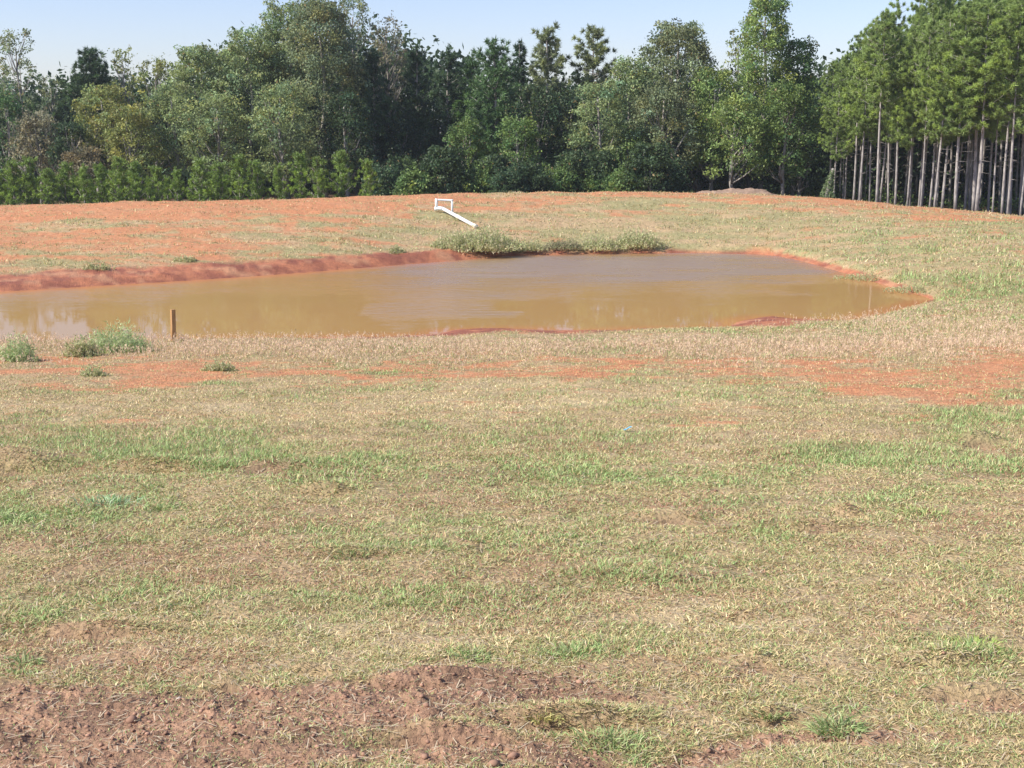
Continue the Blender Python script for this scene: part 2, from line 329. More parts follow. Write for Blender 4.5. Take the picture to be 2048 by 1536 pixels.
# ---------------------------------------------------------------- pond water
def build_water():
    xs = np.arange(-34, 14, .25); ys = np.arange(16, 42, .25); X, Y = np.meshgrid(xs, ys); nx, ny = len(xs), len(ys)
    px, py = proj(X, Y, X * 0); w = fbm(X * .35, Y * .7, 401, 5) - .5
    qy = py + 60 * w; qx = px + 200 * w
    lim = np.interp(qx, [-500, 0, 400, 700, 760, 1000, 1200, 1500, 1700, 1900], [625, 612, 600, 592, 605, 588, 582, 578, 562, 560])
    lim2 = np.interp(qx, [600, 750, 1000, 1150], [0, 640, 628, 0])            # a second wind-ruffled tongue
    big = np.interp(qx, [-500, 500, 740, 850, 1550, 1720], [.30, .32, .5, 1, 1, .35])
    rp = sm(42, -42, qy - lim) * big
    rp = np.maximum(rp, .6 * sm(25, -15, qy - lim2) * sm(585, 612, qy))
    rp = np.clip(rp * (.55 + .9 * fbm(X * .5, Y * 1.6, 411, 3)), 0, 1) ** 1.5
    V = np.stack([X.ravel(), Y.ravel(), X.ravel() * 0], 1)
    i = np.arange(ny - 1)[:, None] * nx; j = np.arange(nx - 1)[None, :]
    Fc = np.stack([i + j, i + j + 1, i + nx + j + 1, i + nx + j], -1).reshape(-1, 4)
    sd_ = shore_dist(X.ravel(), Y.ravel())
    cen = V[Fc].mean(1); keep = shore_dist(cen[:, 0], cen[:, 1]) < .8; Fc = Fc[keep]
    used = np.unique(Fc); re = np.zeros(len(V), int); re[used] = np.arange(len(used))
    m = bpy.data.materials.new('muddy_water'); nt, ns, ls = nodes(m); p = ns['Principled BSDF']
    geo = N(ns, 'ShaderNodeNewGeometry'); at = N(ns, 'ShaderNodeAttribute', attribute_name='ripple'); sh = N(ns, 'ShaderNodeAttribute', attribute_name='shallow')
    mp = N(ns, 'ShaderNodeMapping'); mp.inputs['Scale'].default_value = (1, 2.2, 1); ls.new(geo.outputs['Position'], mp.inputs[0])
    nz = N(ns, 'ShaderNodeTexNoise'); nz.inputs['Scale'].default_value = 2.4; nz.inputs['Detail'].default_value = 4; ls.new(mp.outputs[0], nz.inputs['Vector'])
    nb = N(ns, 'ShaderNodeTexNoise'); nb.inputs['Scale'].default_value = .35; nb.inputs['Detail'].default_value = 3; ls.new(geo.outputs['Position'], nb.inputs['Vector'])
    cr = N(ns, 'ShaderNodeValToRGB'); cr.color_ramp.elements[0].color = (.385, .23, .085, 1); cr.color_ramp.elements[1].color = (.43, .262, .105, 1)
    ls.new(nb.outputs['Fac'], cr.inputs[0])
    mx = N(ns, 'ShaderNodeMix', data_type='RGBA'); ls.new(sh.outputs['Fac'], mx.inputs[0]); ls.new(cr.outputs[0], mx.inputs[6]); mx.inputs[7].default_value = (.48, .22, .09, 1)
    ls.new(mx.outputs[2], p.inputs['Base Color'])
    out = ns['Material Output']; ls.new(mx.outputs[2], p.inputs['Base Color']); p.inputs['Roughness'].default_value = 1; p.inputs['Specular IOR Level'].default_value = 0
    gl = N(ns, 'ShaderNodeBsdfGlossy'); fr = N(ns, 'ShaderNodeFresnel'); fr.inputs['IOR'].default_value = 1.333
    fm = N(ns, 'ShaderNodeMath', operation='MULTIPLY', use_clamp=True); ls.new(fr.outputs[0], fm.inputs[0])
    fk = N(ns, 'ShaderNodeMapRange'); fk.inputs[3].default_value = .80; fk.inputs[4].default_value = 1.12; ls.new(at.outputs['Fac'], fk.inputs[0]); ls.new(fk.outputs[0], fm.inputs[1])
    rr = N(ns, 'ShaderNodeMapRange'); rr.inputs[3].default_value = .012; rr.inputs[4].default_value = .30; ls.new(at.outputs['Fac'], rr.inputs[0]); ls.new(rr.outputs[0], gl.inputs['Roughness'])
    bs = N(ns, 'ShaderNodeMapRange'); bs.inputs[3].default_value = .004; bs.inputs[4].default_value = 1.0; ls.new(at.outputs['Fac'], bs.inputs[0])
    b = N(ns, 'ShaderNodeBump'); b.inputs['Distance'].default_value = .09; ls.new(bs.outputs[0], b.inputs['Strength']); ls.new(nz.outputs['Fac'], b.inputs['Height']); ls.new(b.outputs[0], gl.inputs['Normal'])
    ms = N(ns, 'ShaderNodeMixShader'); ls.new(fm.outputs[0], ms.inputs[0]); ls.new(p.outputs[0], ms.inputs[1]); ls.new(gl.outputs[0], ms.inputs[2]); ls.new(ms.outputs[0], out.inputs['Surface'])
    me = mesh_np('pond', V[used], re[Fc], 4, m, None, True, {'ripple': rp.ravel()[used], 'shallow': (sm(-.7, 0, sd_))[used]})
    return tag(link('pond_water', me), 'muddy brown pond water, ruffled at the far side', 'pond', kind='structure')
build_water()

# ---------------------------------------------------------------- foliage primitives
def unit(v): return v / (np.linalg.norm(v, axis=-1, keepdims=True) + 1e-9)
def rdir(n, g): return unit(g.normal(size=(n, 3)))
def leaf_quads(P, size, g, flat=.0):
    n = len(P); a = rdir(n, g); b = unit(np.cross(a, rdir(n, g))); L = (size * g.uniform(.6, 1.35, n))[:, None]
    a = a * np.array([1, 1, 1 - flat]); V = np.stack([P - a * L * .6, P + b * L * .32, P + a * L * .6, P - b * L * .32], 1)
    return V.reshape(-1, 3), np.arange(4 * n).reshape(-1, 4)
def spikes(P, D, length, width, g):
    """thin triangles from P along D"""
    n = len(P); s = unit(np.cross(D, rdir(n, g))) * (width * .5)[:, None]
    V = np.stack([P - s, P + s, P + D * length[:, None]], 1); return V.reshape(-1, 3), np.arange(3 * n).reshape(-1, 3)
def tube(points, radii, sides=8):
    P = np.asarray(points, float); n = len(P); R = np.asarray(radii, float)
    T = np.gradient(P, axis=0); T = unit(T); ref = np.array([0., 0, 1]) if abs(T[0][2]) < .9 else np.array([1., 0, 0])
    V = []
    for k in range(n):
        a = np.cross(T[k], ref); a /= np.linalg.norm(a) + 1e-9; b = np.cross(T[k], a); th = np.arange(sides) * TAU / sides
        V.append(P[k] + R[k] * (np.cos(th)[:, None] * a + np.sin(th)[:, None] * b))
    V = np.concatenate(V); F_ = []
    for k in range(n - 1):
        for j in range(sides):
            j2 = (j + 1) % sides; F_.append((k * sides + j, k * sides + j2, (k + 1) * sides + j2, (k + 1) * sides + j))
    V = np.concatenate([V, P[[0, -1]]]); c0 = len(V) - 2; c1 = c0 + 1
    for j in range(0, sides, 2):
        F_.append((c0, (j + 2) % sides, j + 1, j)); b_ = (n - 1) * sides; F_.append((c1, b_ + j, b_ + j + 1, b_ + (j + 2) % sides))
    return V, np.array(F_)
def merge(L):
    V = []; F_ = []; o = 0
    for v, f in L: V.append(v); F_.append(f + o); o += len(v)
    return np.concatenate(V), np.concatenate(F_)

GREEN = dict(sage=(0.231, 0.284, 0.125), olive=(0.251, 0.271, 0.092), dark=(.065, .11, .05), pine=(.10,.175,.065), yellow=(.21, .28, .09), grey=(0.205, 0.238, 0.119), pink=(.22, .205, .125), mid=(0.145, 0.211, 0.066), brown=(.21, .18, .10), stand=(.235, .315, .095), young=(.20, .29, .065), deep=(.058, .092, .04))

def broad_crown(g, H, zb, R, col, density=1.0, leaf=.11, lumps=None, sparse=False):
    """crown of many leaf clumps; returns V,F,col and clump centres. zb = crown base, H = top"""
    hh = H - zb; nc = int((44 if sparse else 92) * max(R * hh / 3.0, 1.0) * density)
    t = g.uniform(0, 1, nc) ** .8; ang = g.uniform(0, TAU, nc)
    prof = np.sqrt(np.clip(1 - ((t - .40) / .66) ** 2, .02, 1)) if not sparse else np.sqrt(np.clip(1 - ((t - .35) / .70) ** 2, .05, 1))
    ph = g.uniform(0, 10, 2); wob = .62 + .75 * fbm(np.cos(ang) * 1.3 + ph[0] + t * 1.7, np.sin(ang) * 1.3 + ph[1] + t * 3.1, 7, 3)
    rr = R * prof * wob * np.sqrt(g.uniform(.25, 1, nc)) * 1.05
    cz = zb + hh * t * (.93 + .1 * wob / 1.0) * .97
    Cn = np.stack([np.cos(ang) * rr, np.sin(ang) * rr, cz], 1)
    cr = g.uniform(.16, .42, nc) * (.8 if sparse else 1.1) * (R / 1.8) ** .4
    nl = (g.uniform(45, 80, nc) * (cr / .38) ** 2 / (leaf / .10) ** 2 * (1.1 if not sparse else .9)).astype(int) + 8
    idx = np.repeat(np.arange(nc), nl); n = len(idx)
    off = rdir(n, g) * (g.uniform(0, 1, n) ** .5 * cr[idx])[:, None] * np.array([1.15, 1.15, .8])
    # leaders and stray twigs poking out of the outline
    P = Cn[idx] + off
    ns_ = int(34 * density * R)
    ta = g.uniform(0, TAU, ns_); tt = g.uniform(.35, 1, ns_); base = np.stack([np.cos(ta) * R * .7 * (1.1 - tt * .8), np.sin(ta) * R * .7 * (1.1 - tt * .8), zb + hh * tt * .93], 1)
    dr = unit(np.stack([np.cos(ta) * .6, np.sin(ta) * .6, g.uniform(.5, 1.6, ns_)], 1))
    k = 16; fr = np.tile(np.linspace(.1, 1, k), ns_); bi = np.repeat(np.arange(ns_), k)
    Q = base[bi] + dr[bi] * (fr * g.uniform(.4, .95, ns_)[bi] * .8)[:, None] + g.normal(size=(ns_ * k, 3)) * .05
    P = np.concatenate([P, Q]); V, Fc = leaf_quads(P, leaf, g)
    c = np.array(GREEN[col])
    cc = c * (g.uniform(.6, 1.5, nc)[idx])[:, None]; hue = g.normal(0, 1, nc)[idx]
    cc = cc * (1 + np.stack([.12 * hue, .03 * hue, -.08 * hue], 1)); cc = np.concatenate([cc, np.tile(c * 1.05, (len(Q), 1))])
    cc = cc * g.uniform(.72, 1.4, len(cc))[:, None]
    dead = g.uniform(size=len(cc)) < .02; cc[dead] = np.array([.30, .22, .10]) * g.uniform(.6, 1.2, dead.sum())[:, None]
    return V, Fc, cc, Cn
def broad_trunk(g, H, zb, R, Cn, r0, lean=0., nlimb=16):
    n = 8; z = np.linspace(-.3, H * .9, n); ph = g.uniform(0, 6)
    P = np.stack([lean * z / H + .06 * R * np.sin(z * 1.1 + ph), .06 * R * np.cos(z * .9 + ph), z], 1); P[:2, :2] *= .3
    parts = [tube(P, r0 * (1 - .9 * np.clip(z / H, 0, 1)) + .01, 8)]
    for c in Cn[g.choice(len(Cn), min(nlimb, len(Cn)), False)]:
        z0 = max(c[2] - g.uniform(.5, 1.6) - .4 * np.hypot(c[0], c[1]), zb * .6); z0 = min(z0, H * .85)
        b = np.array([np.interp(z0, z, P[:, 0]), np.interp(z0, z, P[:, 1]), z0]); mid = (b + c) / 2 + np.array([0, 0, -.12]) + g.normal(0, .06, 3)
        rb = r0 * (1 - .85 * z0 / H) * .5 + .008
        parts.append(tube([b, mid, c], [rb, rb * .6, rb * .25], 5))
    return merge(parts)

def pine_crown(g, H, zb, R, col, dens=1.0, nl=.20, nw=.030, tuftn=30, shape=.6, up=.35, open_=0):
    hh = H - zb; nw_ = max(int(hh / .27 * dens), 5); T = []; BR = []
    for w in range(nw_):
        t = (w + g.uniform(-.3, .3)) / nw_; t = min(max(t, 0), 1); z = zb + hh * t * .96
        L0 = R * ((1 - t) ** shape) * (.6 + .4 * min(1, t / .18)) + .10
        for b in range(g.integers(4, 7) if not open_ else g.integers(2, 5)):
            a = g.uniform(0, TAU); L = L0 * g.uniform(.45, 1.18); rise = up * g.uniform(.4, 1.5)
            tip = np.array([math.cos(a) * L, math.sin(a) * L, z + L * rise]); BR.append((z, a, L, tip))
            m = max(2, int(L / .20)); fr = np.linspace(.28 if not open_ else .55, 1, m)
            for f_ in fr: T.append((math.cos(a) * L * f_ + g.normal(0, .07), math.sin(a) * L * f_ + g.normal(0, .07), z + L * rise * f_ ** 1.5 + g.normal(0, .05), a, L * f_ / R))
    T.append((0, 0, H - .1, 0, .1)); T.append((0, 0, H - .25, 0, .1)); T = np.array(T); nt_ = len(T)
    idx = np.repeat(np.arange(nt_), tuftn); n = len(idx)
    out = np.stack([np.cos(T[:, 3]), np.sin(T[:, 3]), np.full(nt_, .7)], 1)[idx]
    D = unit(rdir(n, g) + out * .5)
    P = T[idx, :3] + rdir(n, g) * .05
    V, Fc = spikes(P, D, nl * g.uniform(.6, 1.15, n), nw * g.uniform(.7, 1.5, n), g)
    c = np.array(GREEN[col]); cc = c * g.uniform(.7, 1.35, nt_)[idx][:, None] * g.uniform(.75, 1.3, n)[:, None]
    yl = sm(.5, 1.0, T[:, 4])[idx] * .25; cc = cc * (1 + np.stack([yl * 1.2, yl, -yl * .3], 1))
    return V, Fc, cc, BR
def pine_trunk(g, H, zb, R, BR, r0, twigs=14, lean=0.):
    z = np.linspace(-.3, H * .97, 9); ph = g.uniform(0, 6)
    P = np.stack([lean * z + .03 * np.sin(z * .7 + ph), .03 * np.cos(z * .6 + ph), z], 1)
    parts = [tube(P, r0 * (1 - .88 * np.clip(z / H, 0, 1)) + .006, 8)]
    for (zz, a, L, tip) in BR[::2]:
        b = np.array([lean * zz, 0, zz]); mid = b * .5 + tip * .5 - np.array([0, 0, .06 * L]); parts.append(tube([b, mid, tip], [r0 * .18 + .005, .010, .005], 4))
    for k in range(twigs):
        zz = g.uniform(zb * .35, zb); a = g.uniform(0, TAU); L = g.uniform(.2, .8) * (zz / zb); parts.append(tube([(lean * zz, 0, zz), (math.cos(a) * L, math.sin(a) * L, zz + g.uniform(-.1, .15))], [.009, .004], 3))
    return merge(parts)

def plant(name, label, cat, x, y, parts, group=None, rz=0, z=None, sc_=1.0):
    t = thing(name, label, cat, (x, y, hz(x, y) - .03 if z is None else z), rz, group)
    t.scale = (sc_,) * 3
    for nm, me in parts: link(nm, me, t)
    return t
def clone(src, x, y, rz, s, label, group=None):
    r = src.copy(); C.objects.link(r); r.location = (x, y, hz(x, y) - .03); r.rotation_euler = (0, 0, rz); r.scale = (s, s, s * 1.0)
    r['label'] = label
    if group: r['group'] = group
    for ch in src.children:
        c = ch.copy(); C.objects.link(c); c.parent = r
    return r

def tree_at(kind, px, top, D, hw, bot, col, label, dens=1.0, trunk=.10, seed=0, lean=0, group=None):
    """px/top/bot/hw: where the crown stands in the photo's frame at depth D; turned into metres here"""
    g = np.random.default_rng(1000 + seed)
    p = at_y(px, top, D); x = p[0]; z0 = hz(x, D); H = p[2] - z0; zb = max(at_y(px, bot, D)[2] - z0, .25); R = hw * D / F
    if kind == 'b' or kind == 's':
        V, Fc, cc, Cn = broad_crown(g, H, zb, R, col, dens, sparse=(kind == 's'), leaf=.098 if kind == 'b' else .09)
        tv, tf = broad_trunk(g, H, zb, R, Cn, trunk, lean, 16 if kind == 'b' else 34)
        cm = mesh_np('crown', V, Fc, 4, M_leaf, cc); tm = mesh_np('trunk', tv, tf, 4, M_bark, None, True)
        return plant('broadleaf_tree', label, 'tree', x, D, [('trunk', tm), ('crown', cm)], group)
    opn = kind == 'o'
    V, Fc, cc, BR = pine_crown(g, H, zb, R, col, dens, shape=.38 if opn else .5, up=.55 if opn else .5, open_=opn, tuftn=44 if opn else 34, nl=.22, nw=.036)
    tv, tf = pine_trunk(g, H, zb, R, BR, trunk, 10)
    cm = mesh_np('crown', V, Fc, 3, M_needle, cc); tm = mesh_np('trunk', tv, tf, 4, M_pbark, None, True)
    return plant('pine_tree', label, 'tree', x, D, [('trunk', tm), ('crown', cm)], group)

G_edge = 'trees along the wood edge behind the dam'
TREES = [
 ('s', 32, 58, 60, 52, 330, 'grey', 'tall thin grey-green tree with open airy branches at far left', .9, .09),
 ('s', 100, 150, 62, 36, 320, 'grey', 'short airy grey tree between the open grey tree and the dark pine', .7, .06),
 ('p', 180, 96, 60, 54, 245, 'dark', 'dark round-topped pine standing above the left-hand olive trees', 2.2, .10),
 ('s', 243, 98, 60, 26, 260, 'olive', 'slim pale pointed tree just right of the dark round-topped pine', .9, .05),
 ('b', 205, 175, 56, 62, 345, 'olive', 'olive leafy tree below the dark round-topped pine', 1.0, .08),
 ('s', 305, 118, 60, 55, 300, 'olive', 'thin olive tree with sky showing through its pale top', 1.1, .07),
 ('b', 70, 225, 55, 44, 350, 'pink', 'small tree with pinkish brown leaves at far left', .9, .05),
 ('b', 8, 185, 56, 42, 350, 'pine', 'dark green leafy tree at the left edge of the photo', 1.0, .07),
 ('b', 140, 250, 54.5, 46, 350, 'deep', 'low dark green tree right of the pinkish brown tree', 1.0, .07),
 ('b', 255, 215, 54.5, 58, 360, 'olive', 'yellowish olive tree with reddish undergrowth at its foot', 1.0, .07),
 ('b', 165, 300, 52, 42, 372, 'brown', 'reddish brown bushy tree behind the young pines', .8, .05),
 ('b', 345, 170, 56, 62, 360, 'sage', 'grey-olive rounded tree left of the tall leafy rise', 1.1, .08),
 ('b', 395, 92, 58, 66, 350, 'sage', 'feathery sage-green tree with thin twigs at its top', 1.2, .09),
 ('b', 495, 62, 57.5, 66, 340, 'sage', 'sage-green tree on the left shoulder of the tallest leafy mass', 1.3, .10),
 ('b', 430, 190, 54, 60, 360, 'sage', 'pale sage tree low in front of the left leafy mass', 1.1, .08),
 ('b', 566, 8, 58.5, 58, 330, 'sage', 'tall pointed sage-green tree left of the highest broad tree', 1.3, .10),
 ('b', 640, 4, 57, 78, 350, 'grey', 'broad olive-green tree forming the highest part of the left wood', 1.4, .12),
 ('s', 706, -8, 60, 48, 230, 'grey', 'open-topped grey tree rising beside the highest broad tree', 1.4, .09),
 ('s', 772, 34, 60, 48, 200, 'pink', 'tree with pinkish grey leaf tufts thinning against the sky', 1.2, .09),
 ('b', 560, 170, 53.5, 62, 360, 'sage', 'pale leafed tree in front of the pointed sage-green tree', 1.1, .08),
 ('b', 690, 190, 54, 56, 370, 'deep', 'dark leafy tree with a bright trunk gap, behind the last young pines', 1.1, .09),
 ('p', 745, 95, 57, 52, 330, 'dark', 'dark pine below the pinkish grey leaf tufts', 1.3, .10),
 ('p', 832, 88, 60, 44, 340, 'dark', 'spiky dark pine left of centre with upright tips', 1.2, .10),
 ('p', 895, 92, 59, 46, 340, 'dark', 'dark pine with a rounded cone top left of centre', 1.3, .10),
 ('b', 800, 240, 57.5, 60, 375, 'deep', 'very dark leafy tree low beside the end of the young pines', 1.1, .09),
 ('p', 945, 105, 59, 38, 330, 'pine', 'narrow pine wedged left of the green centre pine', 1.2, .09),
 ('p', 990, 74, 56.5, 72, 345, 'pine', 'full green pine with a conical top at the centre of the wood', 1.5, .11),
 ('b', 930, 245, 54, 40, 370, 'mid', 'light green bushy tree below the centre pines', 1.0, .06),
 ('p', 1040, 78, 60, 30, 300, 'dark', 'slim dark pine right behind the green centre pine', 1.0, .08),
 ('o', 1095, 54, 58.5, 44, 215, 'grey', 'open spiky pine with its dark trunk seen against the sky', 2.0, .09),
 ('o', 1186, 50, 59.5, 42, 190, 'grey', 'open ragged pine, right one of the pair standing against the sky', 2.0, .09),
 ('b', 1075, 175, 55.5, 54, 345, 'deep', 'dark bushy tree under the open spiky pine', 1.1, .09),
 ('b', 1140, 182, 57, 52, 340, 'deep', 'low dark tree filling the gap between the two open pines', 1.1, .09),
 ('b', 1035, 240, 54, 44, 330, 'mid', 'mid green leafy tree low at the centre with bare stems under it', 1.0, .07),
 ('b', 1200, 168, 54.5, 56, 360, 'sage', 'soft sage tree below the ragged open pine', 1.1, .08),
 ('b', 1262, 118, 56, 56, 360, 'sage', 'feathery grey-green tree left of the round-headed grey tree', 1.2, .09),
 ('b', 1355, 46, 58, 74, 260, 'grey', 'tall round-headed greyish tree with a dark dome against the sky', 1.4, .11),
 ('b', 1325, 175, 54.5, 66, 350, 'grey', 'speckled pale-leafed tree with a light grey trunk', 1.1, .10),
 ('b', 1270, 260, 54.5, 46, 370, 'mid', 'low green tree at the foot of the feathery grey-green tree', 1.0, .07),
 ('b', 1430, 140, 56, 52, 345, 'yellow', 'yellow-green tree between the round-headed tree and the tallest tree', 1.1, .08),
 ('b', 1535, -8, 57.5, 56, 330, 'yellow', 'tallest yellow-green tree with a ragged tower-like crown', 1.5, .12),
 ('s', 1478, 60, 59, 40, 330, 'olive', 'thin olive tree with one side branch reaching left of the tallest tree', 1.1, .08),
 ('b', 1598, 78, 58, 46, 340, 'mid', 'green tree on the right shoulder of the tallest tree', 1.2, .09),
 ('b', 1470, 195, 54, 62, 350, 'yellow', 'yellow-green leafy tree low in front of the tallest tree', 1.1, .08),
 ('b', 1575, 170, 54.5, 56, 345, 'mid', 'leafy tree with lit yellow tufts beside the pine stand', 1.1, .08),
 ('b', 1605, 250, 56.5, 40, 372, 'deep', 'low dark tree filling the corner beside the pine stand', 1.1, .08),
 ('b', 1400, 235, 57.5, 62, 372, 'deep', 'wide dark tree low behind the grey earth mound', 1.1, .08),
 ('b', 1500, 245, 58, 60, 374, 'deep', 'wide dark tree low below the tallest tree', 1.1, .08),
]
for i, t in enumerate(TREES):
    kind, px, top, D, hw, bot, col, lab, dens, tr = t
    tree_at(kind, px, top, D, hw, bot, col, lab, dens, tr, seed=i, group=None)

# ---------------------------------------------------------------- undergrowth shrubs along the wood's edge
SH = []
for k, (H, R, c) in enumerate([(1.2, .8, 'deep'), (.9, .7, 'mid'), (1.6, .7, 'deep'), (1.1, .8, 'dark')]):
    g = np.random.default_rng(50 + k); V, Fc, cc, Cn = broad_crown(g, H, .1, R, c, 1.5, leaf=.09); tv, tf = broad_trunk(g, H, .2, R, Cn, .03, 0, 10)
    SH.append((mesh_np('crown', V, Fc, 4, M_leaf, cc), mesh_np('stems', tv, tf, 4, M_bark, None, True)))
sh_first = {}
g = np.random.default_rng(99)
for i, px in enumerate(np.linspace(770, 1330, 19)):
    k = int(g.integers(0, 4)); D = 51.0 + g.uniform(-.8, 2.6); x = at_y(px + g.uniform(-10, 10), 380, D)[0]
    lab = 'dark leafy shrub in the shaded undergrowth along the foot of the wood'
    if k not in sh_first: sh_first[k] = plant('shrub', lab, 'shrub', x, D, [('crown', SH[k][0]), ('stems', SH[k][1])], 'shrubs in the undergrowth')
    else: clone(sh_first[k], x, D, g.uniform(0, 6), g.uniform(.75, 1.2), lab, 'shrubs in the undergrowth')

# the wood behind: one mass of leaves, deep in shade
g = np.random.default_rng(5); P = []
nc = 5200
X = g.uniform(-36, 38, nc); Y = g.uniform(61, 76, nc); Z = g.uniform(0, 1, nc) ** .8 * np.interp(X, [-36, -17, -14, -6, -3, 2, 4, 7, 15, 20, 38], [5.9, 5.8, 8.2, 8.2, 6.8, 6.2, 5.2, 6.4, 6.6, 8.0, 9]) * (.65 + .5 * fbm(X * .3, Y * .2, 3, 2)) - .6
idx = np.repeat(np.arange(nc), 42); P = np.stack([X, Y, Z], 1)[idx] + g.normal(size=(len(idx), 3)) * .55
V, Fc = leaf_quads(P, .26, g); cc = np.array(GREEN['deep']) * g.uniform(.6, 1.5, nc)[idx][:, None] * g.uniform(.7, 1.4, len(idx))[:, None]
tag(link('woodland', mesh_np('woodland', V, Fc, 4, M_leaf, cc)), 'dense shaded woodland behind the front trees', 'woodland', kind='stuff')

# ---------------------------------------------------------------- the planted pine stand on the right
VAR = []
for k in range(6):
    g = np.random.default_rng(300 + k); H = 8.6; zb = (2.9, 4.3, 3.7, 4.6, 3.3, 4.0)[k]
    V, Fc, cc, BR = pine_crown(g, H, zb, 1.25, 'stand', 1.15, nl=.15, nw=.021, tuftn=84, shape=.5)
    tv, tf = pine_trunk(g, H, zb, 1.2, BR, (.050 + .008 * (k % 3)), 16, g.uniform(-.008, .008))
    VAR.append((mesh_np('trunk', tv, tf, 4, M_pbark, None, True), mesh_np('crown', V, Fc, 3, M_needle, cc), H))
vfirst = {}
def stand_pine(x, y, H, label, g, group=None, k=None):
    k = int(g.integers(0, 6)) if k is None else k; s = H / 8.6
    if k not in vfirst:
        vfirst[k] = plant('pine_tree', label, 'pine tree', x, y, [('trunk', VAR[k][0]), ('crown', VAR[k][1])], group, g.uniform(0, 6), sc_=s)
        return vfirst[k]
    o = clone(vfirst[k], x, y, g.uniform(0, 6), s, label)
    w = g.uniform(.66, .98); o.scale = (s * w, s * w, s); o.rotation_euler = (g.normal(0, .016), g.normal(0, .016), o.rotation_euler[2])
    if group: o['group'] = group
    elif 'group' in o: del o['group']
    return o
g = np.random.default_rng(77)
FRONT = [  # photo column of the trunk at its foot, crown top row, depth, label
 (1668, 145, 53.0, 'pale slim pine, first trunk at the left end of the planted stand'),
 (1690, 120, 54.5, 'thin shaded pine just inside the left end of the stand'),
 (1706, 100, 52.5, 'slim pine left of the paired trunks near the stand\'s left end'),
 (1720, 84, 51.5, 'straight pine midway between the stand\'s end and its tallest pale trunk'),
 (1752, 14, 49.5, 'tallest stand pine with a bare pale trunk and tufted top against the sky'),
 (1776, 70, 51.0, 'thin pine close to the right of the tallest pale trunk'),
 (1790, 62, 50.0, 'pine with a slim greyish trunk right of the tallest stand pine'),
 (1815, 50, 49.5, 'pine whose bright trunk stands midway between two tall pale ones'),
 (1842, 36, 48.5, 'straight pale pine with a bright trunk at the middle of the stand'),
 (1860, 34, 49.5, 'thin pine directly beside the bright middle trunk'),
 (1871, 20, 48.0, 'pine with a tall pale trunk right of the stand\'s middle'),
 (1886, 18, 49.0, 'slender pine left of the thick shaded trunk'),
 (1912, 4, 47.5, 'thick-trunked shaded pine with vines on its trunk in the stand'),
 (1946, -4, 48.5, 'slender pine right of the thick shaded trunk'),
 (1955, -8, 47.0, 'pale pine splaying slightly at its base right of the thick trunk'),
 (1985, -18, 47.5, 'pine left of the close pair of pale trunks near the photo\'s right edge'),
 (2006, -22, 46.6, 'left one of the close pair of pale trunks near the photo\'s right edge'),
 (2016, -24, 46.4, 'right one of the close pair of pale trunks near the photo\'s right edge'),
 (2044, -30, 46.5, 'pine cut by the right edge of the photo'),
]
for px, top, D, lab in FRONT:
    p = at_y(px, 405, D); H = at_y(px, top, D)[2] - hz(p[0], D)
    o = stand_pine(p[0], D, H, lab, g)
    if 'thick' in lab: o.scale = (o.scale[0] * 1.35, o.scale[1] * 1.35, o.scale[2])
cnt = 0
for row in range(1, 14):
    for col_ in range(0, 24):
        y = 47.5 + row * 1.95 + g.uniform(-.5, .5); x = 11.6 + row * .1 + col_ * (1.0 if row < 5 else 1.3) + g.uniform(-.35, .35)
        edge = np.interp(x, [12.3, 13.8, 16, 19], [54.6, 51.0, 49.2, 47.6])
        if y < edge + .7 or y > 69 or x < .2385 * y: continue
        if x > .47 * y + 2.0: continue
        H = np.interp(1024 + F * x / y, [1640, 1700, 1760, 1850, 2048], [5.9, 6.8, 7.6, 8.4, 9.0]) * g.uniform(.9, 1.06) * (1 + (y - 50) * .006)
        stand_pine(x, y, H, 'slender bare-trunked pine standing in shade behind the front of the planted stand', g, 'pines inside the planted stand'); cnt += 1
print('stand pines', cnt)
# low scrub inside the stand
V = []
g = np.random.default_rng(8); nc = 240; X = g.uniform(12, 24, nc); Y = g.uniform(50, 66, nc); Yk = Y > 57.2 - (X - 13.5) * .62; X = X[Yk]; Y = Y[Yk]; nc = len(X)
Z = base_h(X, Y) + g.uniform(.05, .6, nc) * (g.uniform(size=nc) ** 1.5 + .3)
idx = np.repeat(np.arange(nc), 34); P = np.stack([X, Y, Z], 1)[idx] + g.normal(size=(len(idx), 3)) * .22
V, Fc = leaf_quads(P, .10, g); cc = np.array(GREEN['mid']) * g.uniform(.6, 1.5, len(idx))[:, None]
tag(link('undergrowth', mesh_np('undergrowth', V, Fc, 4, M_leaf, cc)), 'low shaded undergrowth between the stand pines', 'undergrowth', kind='stuff')

# vine-covered stump at the left corner of the stand
def stub():
    g = np.random.default_rng(14); p = at_y(1655, 398, 49.5); x, y = p[0], 49.5; z = hz(x, y)
    t = thing('vine_covered_stump', 'short leaning stump wrapped in pale green vines at the stand\'s left corner', 'stump', (x, y, z - .05))
    pts = np.array([(0, 0, 0), (-.02, 0, .35), (.06, 0, .8), (.16, .02, 1.3)]); v, f = tube(pts, [.10, .09, .07, .05], 8)
    link('trunk', mesh_np('stump', v, f, 4, M_bark, None, True), t)
    n = 900; h = g.uniform(0, 1, n) ** 1.4 * 1.2; a = g.uniform(0, TAU, n); r = .30 * (1 - h / 1.5) * g.uniform(.7, 1.2, n)
    P = np.stack([np.interp(h, pts[:, 2], pts[:, 0]) + r * np.cos(a), r * np.sin(a), h + .03], 1); V, Fc = leaf_quads(P, .075, g)
    link('vines', mesh_np('vines', V, Fc, 4, M_leaf, np.array([.20, .26, .12]) * g.uniform(.7, 1.3, n)[:, None]), t)
stub()

